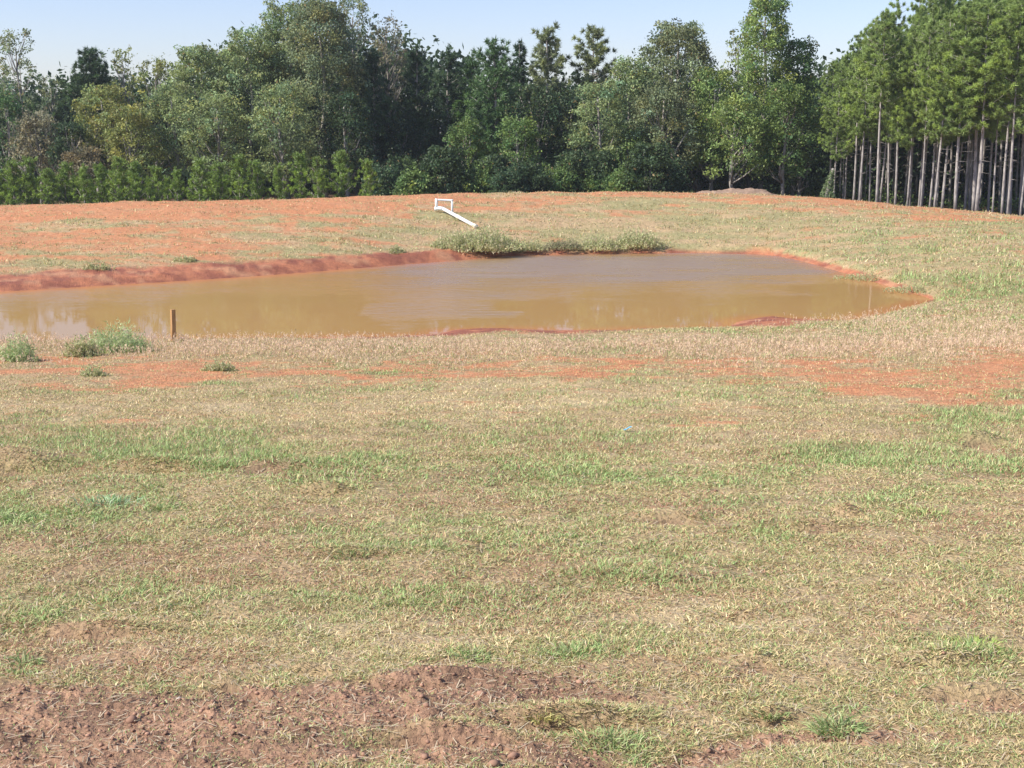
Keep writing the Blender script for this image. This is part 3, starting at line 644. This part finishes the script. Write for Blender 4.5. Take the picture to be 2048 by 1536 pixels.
# ---------------------------------------------------------------- young pines along the dam, left
YV = []
for k in range(5):
    g = np.random.default_rng(600 + k); H = 1.9
    V, Fc, cc, BR = pine_crown(g, H, .06, .50, 'young', 2.1, nl=.13, nw=.022, tuftn=34, shape=(.85, 1.1, .95, .75, 1.2)[k], up=.9)
    tv, tf = pine_trunk(g, H, .3, .5, BR, .03, 0)
    YV.append((mesh_np('trunk', tv, tf, 4, M_pbark, None, True), mesh_np('crown', V, Fc, 3, M_needle, cc)))
ys_px = [735, 681, 634, 601, 556, 512, 478, 438, 397, 352, 312, 268, 236, 200, 165, 128, 92, 58, 22, -16]
ys_top = [316, 298, 312, 306, 328, 318, 306, 322, 318, 336, 330, 320, 312, 328, 330, 322, 334, 312, 322, 318]
words = ['at the right-hand end of the row, nearest the white pipe', 'with the tallest tip, second from the right-hand end', 'third from the right-hand end, left of the tallest tip', 'fourth from the right-hand end, pointed', 'fifth from the right-hand end',
         'sixth from the right-hand end', 'seventh from the right-hand end, below the pointed sage-green tree', 'eighth from the right-hand end', 'ninth from the right-hand end, below the feathery sage tree', 'tenth from the right-hand end, lower than its neighbours', 'tenth from the left edge of the photo',
         'ninth from the left edge of the photo', 'eighth from the left edge of the photo', 'seventh from the left edge of the photo', 'sixth from the left edge of the photo, by the reddish tree', 'fifth from the left edge of the photo', 'fourth from the left edge of the photo', 'third from the left edge of the photo', 'second from the left edge of the photo', 'cut by the left edge of the photo']
g = np.random.default_rng(61); yf = {}
for i, (px, top) in enumerate(zip(ys_px, ys_top)):
    D = 46.6 + (i % 2) * .7 + g.uniform(-.2, .3); p = at_y(px, top, D); z = hz(p[0], D); s = (p[2] - z) / 1.9; k = i % 5
    lab = 'bushy young green pine ' + words[i]
    if k not in yf: yf[k] = plant('young_pine', lab, 'young pine', p[0], D, [('trunk', YV[k][0]), ('crown', YV[k][1])], 'young pines in a row on the dam', 0, sc_=s)
    else: clone(yf[k], p[0], D, g.uniform(0, 6), s, lab)
for px in np.linspace(-20, 500, 14):      # second rank behind, showing only between the first
    D = 48.6 + g.uniform(-.3, .5); p = at_y(px + g.uniform(-8, 8), 350 + g.uniform(-8, 8), D); z = hz(p[0], D)
    o = clone(yf[int(g.integers(0, 5))], p[0], D, g.uniform(0, 6), (p[2] - z) / 1.9 * g.uniform(.9, 1.1), 'young pine half hidden in the second rank behind the front row', 'second rank of young pines')

# ---------------------------------------------------------------- the white drain pipe
def seg(a, b, r, sides=14): return tube([a, (np.array(a) + np.array(b)) / 2, b], [r, r, r], sides)
def pipe():
    A = hit(884, 426); B = hit(952, 458)
    t = thing('drain_pipe', 'white plastic drain pipe with a square riser loop lying down the dam face', 'pipe', tuple(A))
    r = .052; a = np.array([0, 0, r + .08]); b = B - A + np.array([0, 0, .07]); d = unit(b - a)
    m = a + (b - a) * .5
    link('long_pipe', mesh_np('long_pipe', *seg(a, b, r), 4, M_pvc, None, True), t)
    link('coupling', mesh_np('coupling', *seg(m - d * .10, m + d * .10, r + .012), 4, M_cap, None, True), t)
    link('end_cap', mesh_np('end_cap', *seg(b - d * .12, b + d * .02, r + .014), 4, M_cap, None, True), t)
    e0 = a + np.array([-.17, .02, -.02]); link('elbow', mesh_np('elbow', *tube([e0 + np.array([-.06, 0, 0]), e0, e0 + (a - e0) * .6, a + d * .1], [r + .012] * 4, 14), 4, M_pvc, None, True), t)
    rr = .033; top = .30; L = e0; Rr = L + np.array([.48, 0, 0])
    link('riser', mesh_np('riser', *seg(L, L + [0, 0, top], rr + .01), 4, M_pvc, None, True), t)
    link('crossbar', mesh_np('crossbar', *tube([L + [-.03, 0, top - .03], L + [.02, 0, top - .03], Rr + [-.02, 0, top - .05], Rr + [.03, 0, top - .05]], [rr + .012, rr, rr, rr + .012], 14), 4, M_pvc, None, True), t)
    link('downpipe', mesh_np('downpipe', *seg(Rr + [0, 0, top - .05], Rr + [0, 0, -.22], rr), 4, M_pvc, None, True), t)
pipe()

# ---------------------------------------------------------------- wooden stake
def stake():
    p = hit(352, 682); x, y = p[0], p[1] - .15; z = hz(x, y); H = at_y(352, 619, y)[2] - z
    import bmesh
    bm = bmesh.new(); w, d = .036, .020
    q = bmesh.ops.create_cube(bm, size=1)
    for v in bm.verts: v.co = Vector((v.co.x * 2 * w, v.co.y * 2 * d, (v.co.z + .5) * (H + .35) - .35))
    bmesh.ops.subdivide_edges(bm, edges=bm.edges[:], cuts=2)
    for v in bm.verts:
        v.co.x += .003 * math.sin(v.co.z * 9); v.co.y += .002 * math.cos(v.co.z * 7)
        if v.co.z < -.2: v.co.x *= .4
    bmesh.ops.bevel(bm, geom=[e for e in bm.edges if len(e.link_faces) == 2 and e.calc_face_angle(0) > 1], offset=.003, segments=1)
    me = bpy.data.meshes.new('stake'); bm.to_mesh(me); bm.free(); me.materials.append(M_wood)
    o = link('wooden_stake', me, None, (x, y, z)); o.rotation_euler = (math.radians(1), math.radians(1.2), math.radians(50))
    tag(o, 'brown wooden stake standing upright at the near edge of the pond', 'stake')
stake()

# ---------------------------------------------------------------- grey earth mound behind the crest
def mound():
    D = 47.2; c = at_y(1475, 388, D); x0 = c[0]; n, m = 70, 26
    U, W = np.meshgrid(np.linspace(-2.6, 1.9, n), np.linspace(-.9, .9, m)); hgt = .30 * np.exp(-((U) / .8) ** 2) + .20 * np.exp(-((U + 1.2) / .7) ** 2) + .2 * np.exp(-((U - .9) / .6) ** 2)
    Z = hgt * np.clip(1 - W ** 2 / .8, 0, 1) * (.75 + .5 * fbm(U * 4, W * 4, 9, 3)) + .06 * (fbm(U * 9, W * 9, 19, 3) - .5); z0 = c[2] - .14
    edge = (np.abs(W) > .85) | (U < -2.5) | (U > 1.8); Z = np.where(edge, -.35, Z)
    V = np.stack([U.ravel(), W.ravel(), Z.ravel()], 1); i = np.arange(m - 1)[:, None] * n; j = np.arange(n - 1)[None, :]
    Fc = np.stack([i + j, i + j + 1, i + n + j + 1, i + n + j], -1).reshape(-1, 4)
    mt = mat_noise('grey_earth', (.24, .16, .11), (.34, .235, .165), 7, .95, .9, .05)
    tag(link('earth_mound', mesh_np('earth_mound', V, Fc, 4, mt, None, True), None, (x0, D, z0)), 'low greyish mound of loose earth on the dam crest before the dark trees', 'mound')
mound()

# ---------------------------------------------------------------- grass
PAL = dict(straw=(.60, .475, .24), pale=(.78, .66, .39), olive=(.38, .355, .16), green=(.25, .37, .12), lgreen=(.40, .52, .21), red=(.42, .235, .15), tan=(.53, .415, .23), grey=(.42, .38, .25), pinkt=(.66, .48, .33))
def grass_layer(name, label, n, r0, r1, Lr, wr, g, tilt=(.6, 1.45), dens_f=None, az=34, mode='field', bend=True):
    r = np.exp(g.uniform(math.log(r0), math.log(r1), n)); a = np.radians(g.uniform(-az, az, n)); x = r * np.sin(a); y = r * np.cos(a)
    # clumping
    h, M = height(x, y); s = M['s']
    clump = fbm(x * 6, y * 6, 501, 3); cov = sm(.30, .55, clump) * .8 + .2
    d = cov * (1 - .80 * M['dirt']) * (1 - .64 * M['orange']) * (1 - M['wet']) * (1 - .85 * M['hole']) * (1 - .45 * M['red']) * (s > .03) * (1 - sm(.3, .7, M['woods']))
    if dens_f is not None: d = d * dens_f(x, y, M)
    k = g.uniform(size=n) < d; x, y, h = x[k], y[k], h[k]; M = {q: v[k] for q, v in M.items()}; r = r[k]; n = len(x)
    gr = M['green']; u = g.uniform(size=n); hue = fbm(x * 3.5, y * 3.5, 511, 3)
    P = np.array([PAL[q] for q in ('straw', 'pale', 'olive', 'green', 'lgreen', 'red', 'tan', 'grey', 'pinkt')])
    W = np.stack([.9 + 0 * u, .15 + 2.0 * M['pale'] ** 1.5, .85 + 1.3 * sm(.40, .65, hue) + .6 * M['mid'], .12 + 1.4 * gr ** 1.5 + .25 * M['mid'], .12 + 2.6 * gr ** 1.5 + .22 * M['mid'], .18 + 3.2 * M['red'], .8 + 0 * u, .2 + .9 * M['far'] * (M['px'] > 1000), .12 + 4 * M['pink']], 1)
    W[:, :2] *= (1 - .65 * gr)[:, None]; W = W / W.sum(1, keepdims=True); ci = (W.cumsum(1) < u[:, None]).sum(1).clip(0, 8)
    col = P[ci] * g.uniform(.75, 1.3, n)[:, None]
    L = g.uniform(*Lr, n) * (.7 + .8 * gr * .6 + .3 * clump[k]) * (1 - .4 * M['dirt']) * (1 + .3 * M['pink']) * (1 - .3 * M['orange'])
    w = g.uniform(*wr, n) * (r / r0) ** .75
    th = g.uniform(0, TAU, n); tl = g.uniform(*tilt, n)
    tl = np.where(g.uniform(size=n) < .35 * gr + .5 * M['pink'], tl * .5, tl)
    D = np.stack([np.cos(th) * np.sin(tl), np.sin(th) * np.sin(tl), np.cos(tl)], 1); B = np.stack([x, y, h - .004], 1)
    side = np.stack([-np.sin(th), np.cos(th), np.zeros(n)], 1); tw = g.uniform(-1, 1, n)[:, None]; side = unit(side + np.cross(D, side) * tw) * (w / 2)[:, None]
    if not bend:
        V = np.stack([B - side, B + side, B + D * L[:, None]], 1).reshape(-1, 3); Fc = np.arange(3 * n).reshape(-1, 3); kk = 3; cf = col
    else:
        mid = B + D * (L * .55)[:, None]; D2 = unit(D + np.stack([np.cos(th), np.sin(th), -.9 + 0 * th], 1) * g.uniform(.1, .7, n)[:, None]); tip = mid + D2 * (L * .5)[:, None]
        tip[:, 2] = np.maximum(tip[:, 2], h + .004)
        V = np.stack([B - side, B + side, mid + side * .75, mid - side * .75, tip + side * .12, tip - side * .12], 1).reshape(-1, 3)
        o = np.arange(n)[:, None] * 6; Fc = np.concatenate([o + np.array([0, 1, 2, 3]), o + np.array([3, 2, 4, 5])], 1).reshape(-1, 4); kk = 4; cf = np.repeat(col, 2, 0)
    print(name, n)
    return tag(link(name, mesh_np(name, V, Fc, kk, M_grass, cf)), label, 'grass', kind='stuff')
g = np.random.default_rng(42)
grass_layer('grass', 'short dry mixed grass nearest the camera', 1050000, 2.9, 9.5, (.012, .040), (.0017, .0036), g)
grass_layer('grass', 'tan and green field grass in the middle distance', 680000, 9.0, 24, (.018, .048), (.0045, .0095), g, bend=False)
grass_layer('grass', 'patchy grass on the slope around the pond and dam', 420000, 21, 50, (.03, .075), (.011, .021), g, bend=False)

# loose straw lying on the bare dirt
def straw(n, g):
    r = np.exp(g.uniform(math.log(3), math.log(11), n)); a = np.radians(g.uniform(-34, 34, n)); x = r * np.sin(a); y = r * np.cos(a); h, M = height(x, y)
    th = g.uniform(0, TAU, n); L = g.uniform(.01, .055, n); D = np.stack([np.cos(th), np.sin(th), g.uniform(-.1, .25, n)], 1); S = np.stack([-np.sin(th), np.cos(th), 0 * th], 1) * (.0012 * (r / 3) ** .7)[:, None]
    B = np.stack([x, y, h + .006], 1); V = np.stack([B - S, B + S, B + D * L[:, None] + S, B + D * L[:, None] - S], 1).reshape(-1, 3)
    col = np.array([.62, .52, .36]) * g.uniform(.6, 1.2, n)[:, None]
    tag(link('straw', mesh_np('straw', V, np.arange(4 * n).reshape(-1, 4), 4, M_grass, col)), 'loose dry straw scattered over the turned soil', 'straw', kind='stuff')
straw(15000, g)
grass_layer('tussocks', 'small taller tussocks dotted over the dam face', 150000, 24, 50, (.06, .14), (.014, .022), g, tilt=(.2, 1.1), bend=False, az=30, dens_f=lambda x, y, M: M['far'] * sm(.55, .66, fbm(x * 1.6, y * 3.6, 777, 3)) * 2.5)

# soil clods
def clods(n, g):
    ico = np.array([(0, 0, 1), (.89, 0, .45), (.28, .85, .45), (-.72, .53, .45), (-.72, -.53, .45), (.28, -.85, .45), (.72, .53, -.45), (-.28, .85, -.45), (-.89, 0, -.45), (-.28, -.85, -.45), (.72, -.53, -.45), (0, 0, -1)])
    fi = np.array([(0, 1, 2), (0, 2, 3), (0, 3, 4), (0, 4, 5), (0, 5, 1), (1, 6, 2), (2, 7, 3), (3, 8, 4), (4, 9, 5), (5, 10, 1), (2, 6, 7), (3, 7, 8), (4, 8, 9), (5, 9, 10), (1, 10, 6), (11, 7, 6), (11, 8, 7), (11, 9, 8), (11, 10, 9), (11, 6, 10)])
    r = np.exp(g.uniform(math.log(3), math.log(8), n)); a = np.radians(g.uniform(-32, 32, n)); x = r * np.sin(a); y = r * np.cos(a); h, M = height(x, y)
    k = g.uniform(size=n) < M['dirt'] * .95 + .03; x, y, h = x[k], y[k], h[k]; n = len(x)
    sz = .0018 + .0065 * g.uniform(size=n) ** 8 + (g.uniform(size=n) < .0012) * .011
    V = ico[None] * sz[:, None, None] * g.uniform(.6, 1.35, (n, 12, 1)) * np.array([1.2, 1.1, .8]); V = V + np.stack([x, y, h + sz * .25], 1)[:, None]
    Fc = (fi[None] + np.arange(n)[:, None, None] * 12).reshape(-1, 3)
    col = np.repeat(np.array([.34, .20, .135]) * g.uniform(.7, 1.3, n)[:, None], 20, 0)
    w = g.uniform(size=n) < .0015; col[np.repeat(w, 20)] = (.62, .55, .48)
    m = bpy.data.materials.new('soil_clods'); nt, ns, ls = nodes(m); p = ns['Principled BSDF']; at = N(ns, 'ShaderNodeAttribute', attribute_name='Col'); ls.new(at.outputs['Color'], p.inputs['Base Color']); p.inputs['Roughness'].default_value = .95; p.inputs['Specular IOR Level'].default_value = .15
    print('clods', n)
    tag(link('soil_clods', mesh_np('soil_clods', V.reshape(-1, 3), Fc, 3, m, col)), 'crumbly clods of brown soil in the bare foreground patches', 'soil', kind='stuff')
clods(60000, g)

# ---------------------------------------------------------------- weeds: fine feathery clumps
def weed_mesh(g, n, rx, ry, H, cols, leafn=10, lw=.012, top='leaf'):
    """n stems with leaves; returns mesh"""
    a = g.uniform(0, TAU, n); q = np.sqrt(g.uniform(0, 1, n)) * g.uniform(.7, 1.25, n); bx = q * np.cos(a) * rx * .95; by = q * np.sin(a) * ry * .95; q = np.clip(q, 0, 1)
    h = H * (1 - .75 * q ** 1.5) * g.uniform(.3, 1.15, n) ** 1.2; lean = np.stack([bx / rx * .35 * h + g.normal(0, .06, n) * H, by / ry * .35 * h + g.normal(0, .06, n) * H, h], 1)
    B = np.stack([bx, by, -.02 + 0 * bx], 1); S = []; Fs = []; Cs = []
    v, f = spikes(B, lean, np.ones(n), np.full(n, lw), g); S.append((v, f)); Cs.append(np.tile(np.array(cols[-1]), (n, 1)))
    idx = np.repeat(np.arange(n), leafn); t = g.uniform(.15, 1, len(idx)); P = B[idx] + lean[idx] * t[:, None] + g.normal(size=(len(idx), 3)) * H * .04; D = unit(rdir(len(idx), g) + unit(lean)[idx] * .8)
    v, f = spikes(P, D, H * g.uniform(.06, .17, len(idx)), lw * 1.1 * g.uniform(.7, 1.6, len(idx)), g); S.append((v, f)); cl = np.array(cols)[g.integers(0, len(cols), len(idx))]; Cs.append(cl * g.uniform(.7, 1.3, len(idx))[:, None])
    V, Fc = merge(S); return mesh_np('weeds', V, Fc, 3, M_grass, np.concatenate(Cs))
def weed_at(px, py, hw, toppy, cols, label, seed, name='weed_clump', cat='weed clump', n=260, lw=.012, group=None):
    g = np.random.default_rng(seed); p = hit(px, py); D = p[1]; rx = hw * D / F; H = (py - toppy) * D / F * 1.05
    me = weed_mesh(g, n, rx, rx * .7, H, cols, 12, lw); o = link(name, me, None, (p[0], p[1] + 0, p[2])); tag(o, label, cat, group); return o
gw = [(.30, .42, .15), (.36, .46, .19), (.46, .50, .25)]; gy = [(.45, .46, .24), (.58, .50, .32), (.40, .44, .2)]; pk = [(.42, .33, .24), (.5, .4, .29), (.36, .33, .2)]
gn = [(.34, .46, .19), (.42, .50, .24), (.50, .52, .3)]
weed_at(38, 722, 38, 662, gn, 'green feathery weed at the left edge of the near shore', 1, n=190, lw=.010)
weed_at(235, 704, 68, 640, gn, 'large green feathery weed on the near shore left of the wooden stake', 2, n=430, lw=.010)
weed_at(165, 712, 34, 665, gy, 'pale green weed at the left side of the large shore weed', 3, n=220)
weed_at(188, 752, 26, 722, gy, 'small green weed on the red clay below the large shore weed', 4, n=120)
weed_at(440, 742, 34, 712, gy, 'small grey-green weed on the red clay right of the stake', 5, n=140)
weed_at(962, 499, 74, 450, gy, 'grey-green weed hummock on the far shore just below the pipe\'s end', 6, n=700, lw=.02)
weed_at(908, 494, 52, 466, gy, 'low grey-green weeds left of the hummock below the pipe', 7, n=320, lw=.02)
weed_at(1052, 499, 40, 476, gy, 'weed clump right of the hummock, above a dark cut in the bank', 8, n=300, lw=.02)
weed_at(1128, 499, 42, 478, [(.30, .29, .17), (.2, .24, .1), (.38, .32, .2)], 'bright weed clump at the middle of the far shore', 9, n=300, lw=.02)
weed_at(1202, 497, 46, 470, gy, 'greyish weeds left of the last dark weed on the far shore', 10, n=360, lw=.02)
weed_at(1272, 492, 50, 456, gy, 'taller olive weed, last at the right of the far shore clumps', 11, n=360, lw=.02)
weed_at(792, 505, 20, 488, gy, 'tiny green weed on the orange clay left of the pipe', 12, n=90, lw=.02)
weed_at(1840, 582, 70, 570, gy, 'grey-green weeds on the bank above the pond\'s right tip', 13, n=320, lw=.018)
weed_at(1740, 556, 70, 544, gy, 'grey-green weeds on the bank left of the pond\'s right tip', 14, n=300, lw=.018)
weed_at(370, 522, 24, 505, gy, 'small tuft on the orange clay of the far bank at left', 15, n=80, lw=.02)
weed_at(195, 538, 30, 520, gy, 'low green tuft by the wet red clay at far left', 16, n=90, lw=.02)
# bright green tufts standing out of the field
def tuft_at(px, py, hw, H, label, seed, n=90, c=((.24, .34, .12), (.33, .42, .17), (.46, .48, .25))):
    g = np.random.default_rng(seed); p = hit(px, py); D = p[1]; rx = hw * D / F; q = g.uniform(0, 1, n) ** .7 * 1.25; a = g.uniform(0, TAU, n)
    B = np.stack([q * np.cos(a) * rx, q * np.sin(a) * rx * .8, -.005 + 0 * q], 1); L = H * .78 * g.uniform(.4, 1.1, n); tl = g.uniform(.1, .9, n) + .2 * q; a2 = a + g.normal(0, .7, n)
    Dn = np.stack([np.cos(a2) * np.sin(tl), np.sin(a2) * np.sin(tl), np.cos(tl)], 1); w = (.003 + .0004 * D) * g.uniform(.7, 1.3, n); sd_ = unit(np.cross(Dn, rdir(n, g))) * (w / 2)[:, None]
    m = B + Dn * (L * .55)[:, None]; t = m + unit(Dn + np.stack([np.cos(a2), np.sin(a2), -.8 + 0 * a], 1) * .6) * (L * .5)[:, None]
    V = np.stack([B - sd_, B + sd_, m + sd_ * .8, m - sd_ * .8, t + sd_ * .1, t - sd_ * .1], 1).reshape(-1, 3); o = np.arange(n)[:, None] * 6
    Fc = np.concatenate([o + np.array([0, 1, 2, 3]), o + np.array([3, 2, 4, 5])], 1).reshape(-1, 4); cc = np.array(c)[g.integers(0, len(c), n)] * g.uniform(.75, 1.25, n)[:, None]
    ob = link('grass_tuft', mesh_np('grass_tuft', V, Fc, 4, M_grass, np.repeat(cc, 2, 0)), None, tuple(p)); tag(ob, label, 'grass tuft')
tuft_at(50, 1328, 24, .07, 'small bright green tuft at the left, on the upper edge of the brown dirt', 1, 110)
tuft_at(1150, 1312, 60, .06, 'wide green grass tuft above the right part of the brown dirt', 2, 220)
tuft_at(950, 1318, 34, .05, 'low green tuft left of the wide one above the brown dirt', 3, 110)
tuft_at(1675, 1462, 42, .085, 'tall bright green tuft among dry grass at the lower right', 4, 240)
tuft_at(1215, 1486, 60, .06, 'green tuft near the bottom centre right of the dirt ruts', 5, 220)
tuft_at(1090, 1440, 34, .055, 'yellowish tuft growing inside the brown dirt at centre', 6, 110, ((.50, .42, .16), (.55, .50, .22), (.40, .40, .15)))
tuft_at(1950, 1290, 50, .05, 'bright yellow-green tuft near the right edge above the dirt', 7, 160, ((.36, .46, .12), (.46, .54, .18), (.3, .42, .1)))
tuft_at(1540, 1440, 28, .05, 'small green tuft with a dark hollow below it at the lower right', 8, 90)
tuft_at(215, 1012, 60, .10, 'broad blue-green tuft in the green patch at left', 9, 260, ((.24, .40, .16), (.34, .48, .24), (.45, .56, .34)))
tuft_at(30, 1042, 38, .10, 'dense green tuft at the left edge of the field', 10, 190)
tuft_at(320, 1020, 30, .08, 'small green tuft right of the broad blue-green tuft', 11, 90)
tuft_at(870, 1098, 50, .06, 'low green tuft left of centre in the middle of the field', 12, 160)
tuft_at(700, 1112, 34, .06, 'small green tuft left of the low central tuft', 13, 100)
tuft_at(800, 1212, 40, .05, 'faint olive tuft above the pale straw at centre', 14, 120, ((.36, .38, .14), (.42, .46, .2), (.3, .36, .12)))
tuft_at(1850, 1030, 40, .08, 'olive green tuft at the right side of the mid field', 15, 140, ((.36, .40, .14), (.44, .48, .2), (.3, .38, .12)))
# feathery seed-head grass along the near shore
def seedgrass(n, g):
    x = g.uniform(-14, 13, n); y = g.uniform(13, 27, n); h, M = height(x, y); px, py = M['px'], M['py']; w = M['pink'] * (s_ := M['s'] > .15) + .7 * sm(1450, 1800, px) * sm(610, 640, py) * sm(720, 690, py) * (M['s'] > .2)
    w = w * (1 - .9 * M['wet']) * (.45 + .9 * fbm(x * 1.2, y * 1.2, 555, 3)); k = g.uniform(size=n) < w; x, y, h = x[k], y[k], h[k]; px = px[k]; n = len(x)
    L = g.uniform(.05, .17, n); th = g.uniform(0, TAU, n); tl = g.uniform(0, .45, n); D = np.stack([np.cos(th) * np.sin(tl), np.sin(th) * np.sin(tl), np.cos(tl)], 1); B = np.stack([x, y, h], 1)
    v1, f1 = spikes(B, D, L, np.full(n, .006), g); rep = 5; i = np.repeat(np.arange(n), rep); P = B[i] + D[i] * (L[i] * g.uniform(.55, 1, len(i)))[:, None]
    v2, f2 = spikes(P, unit(rdir(len(i), g) + D[i]), g.uniform(.015, .045, len(i)), np.full(len(i), .009), g); V, Fc = merge([(v1, f1), (v2, f2)])
    c1 = np.where((g.uniform(size=n) < .35)[:, None], np.array([.40, .40, .18]), np.array([.60, .46, .28])); c2 = np.array([.74, .56, .40]) * g.uniform(.75, 1.25, len(i))[:, None]
    print('seedgrass', n)
    tag(link('seed_grass', mesh_np('seed_grass', V, Fc, 3, M_grass, np.concatenate([c1, c2]))), 'pinkish seed-head grass along the near shore', 'grass', kind='stuff')
seedgrass(60000, g)

# small blue plastic scrap lying in the grass
def scrap():
    p = hit(1255, 866); n = 6; U, W = np.meshgrid(np.linspace(-.032, .032, 7), np.linspace(-.012, .012, 4)); Z = .012 * np.sin(U * 60) + .004 * np.cos(W * 120) + .03
    V = np.stack([U.ravel(), W.ravel(), Z.ravel()], 1); V2 = V - np.array([0, 0, .003]); i = np.arange(3)[:, None] * 7; j = np.arange(6)[None, :]; f = np.stack([i + j, i + j + 1, i + 8 + j, i + 7 + j], -1).reshape(-1, 4)
    m = mat_noise('blue_plastic', (.10, .38, .55), (.2, .55, .7), 20, .4, .1, .002)
    tag(link('plastic_scrap', mesh_np('plastic_scrap', np.concatenate([V, V2]), np.concatenate([f, f[:, ::-1] + 28]), 4, m), None, tuple(p)), 'small light blue scrap of plastic lying in the tan grass', 'litter')
scrap()

# ---------------------------------------------------------------- thin warm-weather haze
def haze():
    x0, x1, y0, y1, z0, z1 = -1700, 1700, -1700, 1700, -3.5, 14
    V = [(x, y, z) for z in (z0, z1) for y in (y0, y1) for x in (x0, x1)]; f = [(0, 2, 3, 1), (4, 5, 7, 6), (0, 1, 5, 4), (2, 6, 7, 3), (0, 4, 6, 2), (1, 3, 7, 5)]
    m = bpy.data.materials.new('haze'); nt, ns, ls = nodes(m); ns.remove(ns['Principled BSDF']); v = N(ns, 'ShaderNodeVolumePrincipled')
    v.inputs['Color'].default_value = (.86, .90, .95, 1); v.inputs['Density'].default_value = .0006; v.inputs['Anisotropy'].default_value = .3
    ls.new(v.outputs[0], ns['Material Output'].inputs['Volume'])
    tag(link('haze', mesh_np('haze', V, f, 4, m)), 'thin pale haze in the air', 'haze', kind='stuff')
haze()
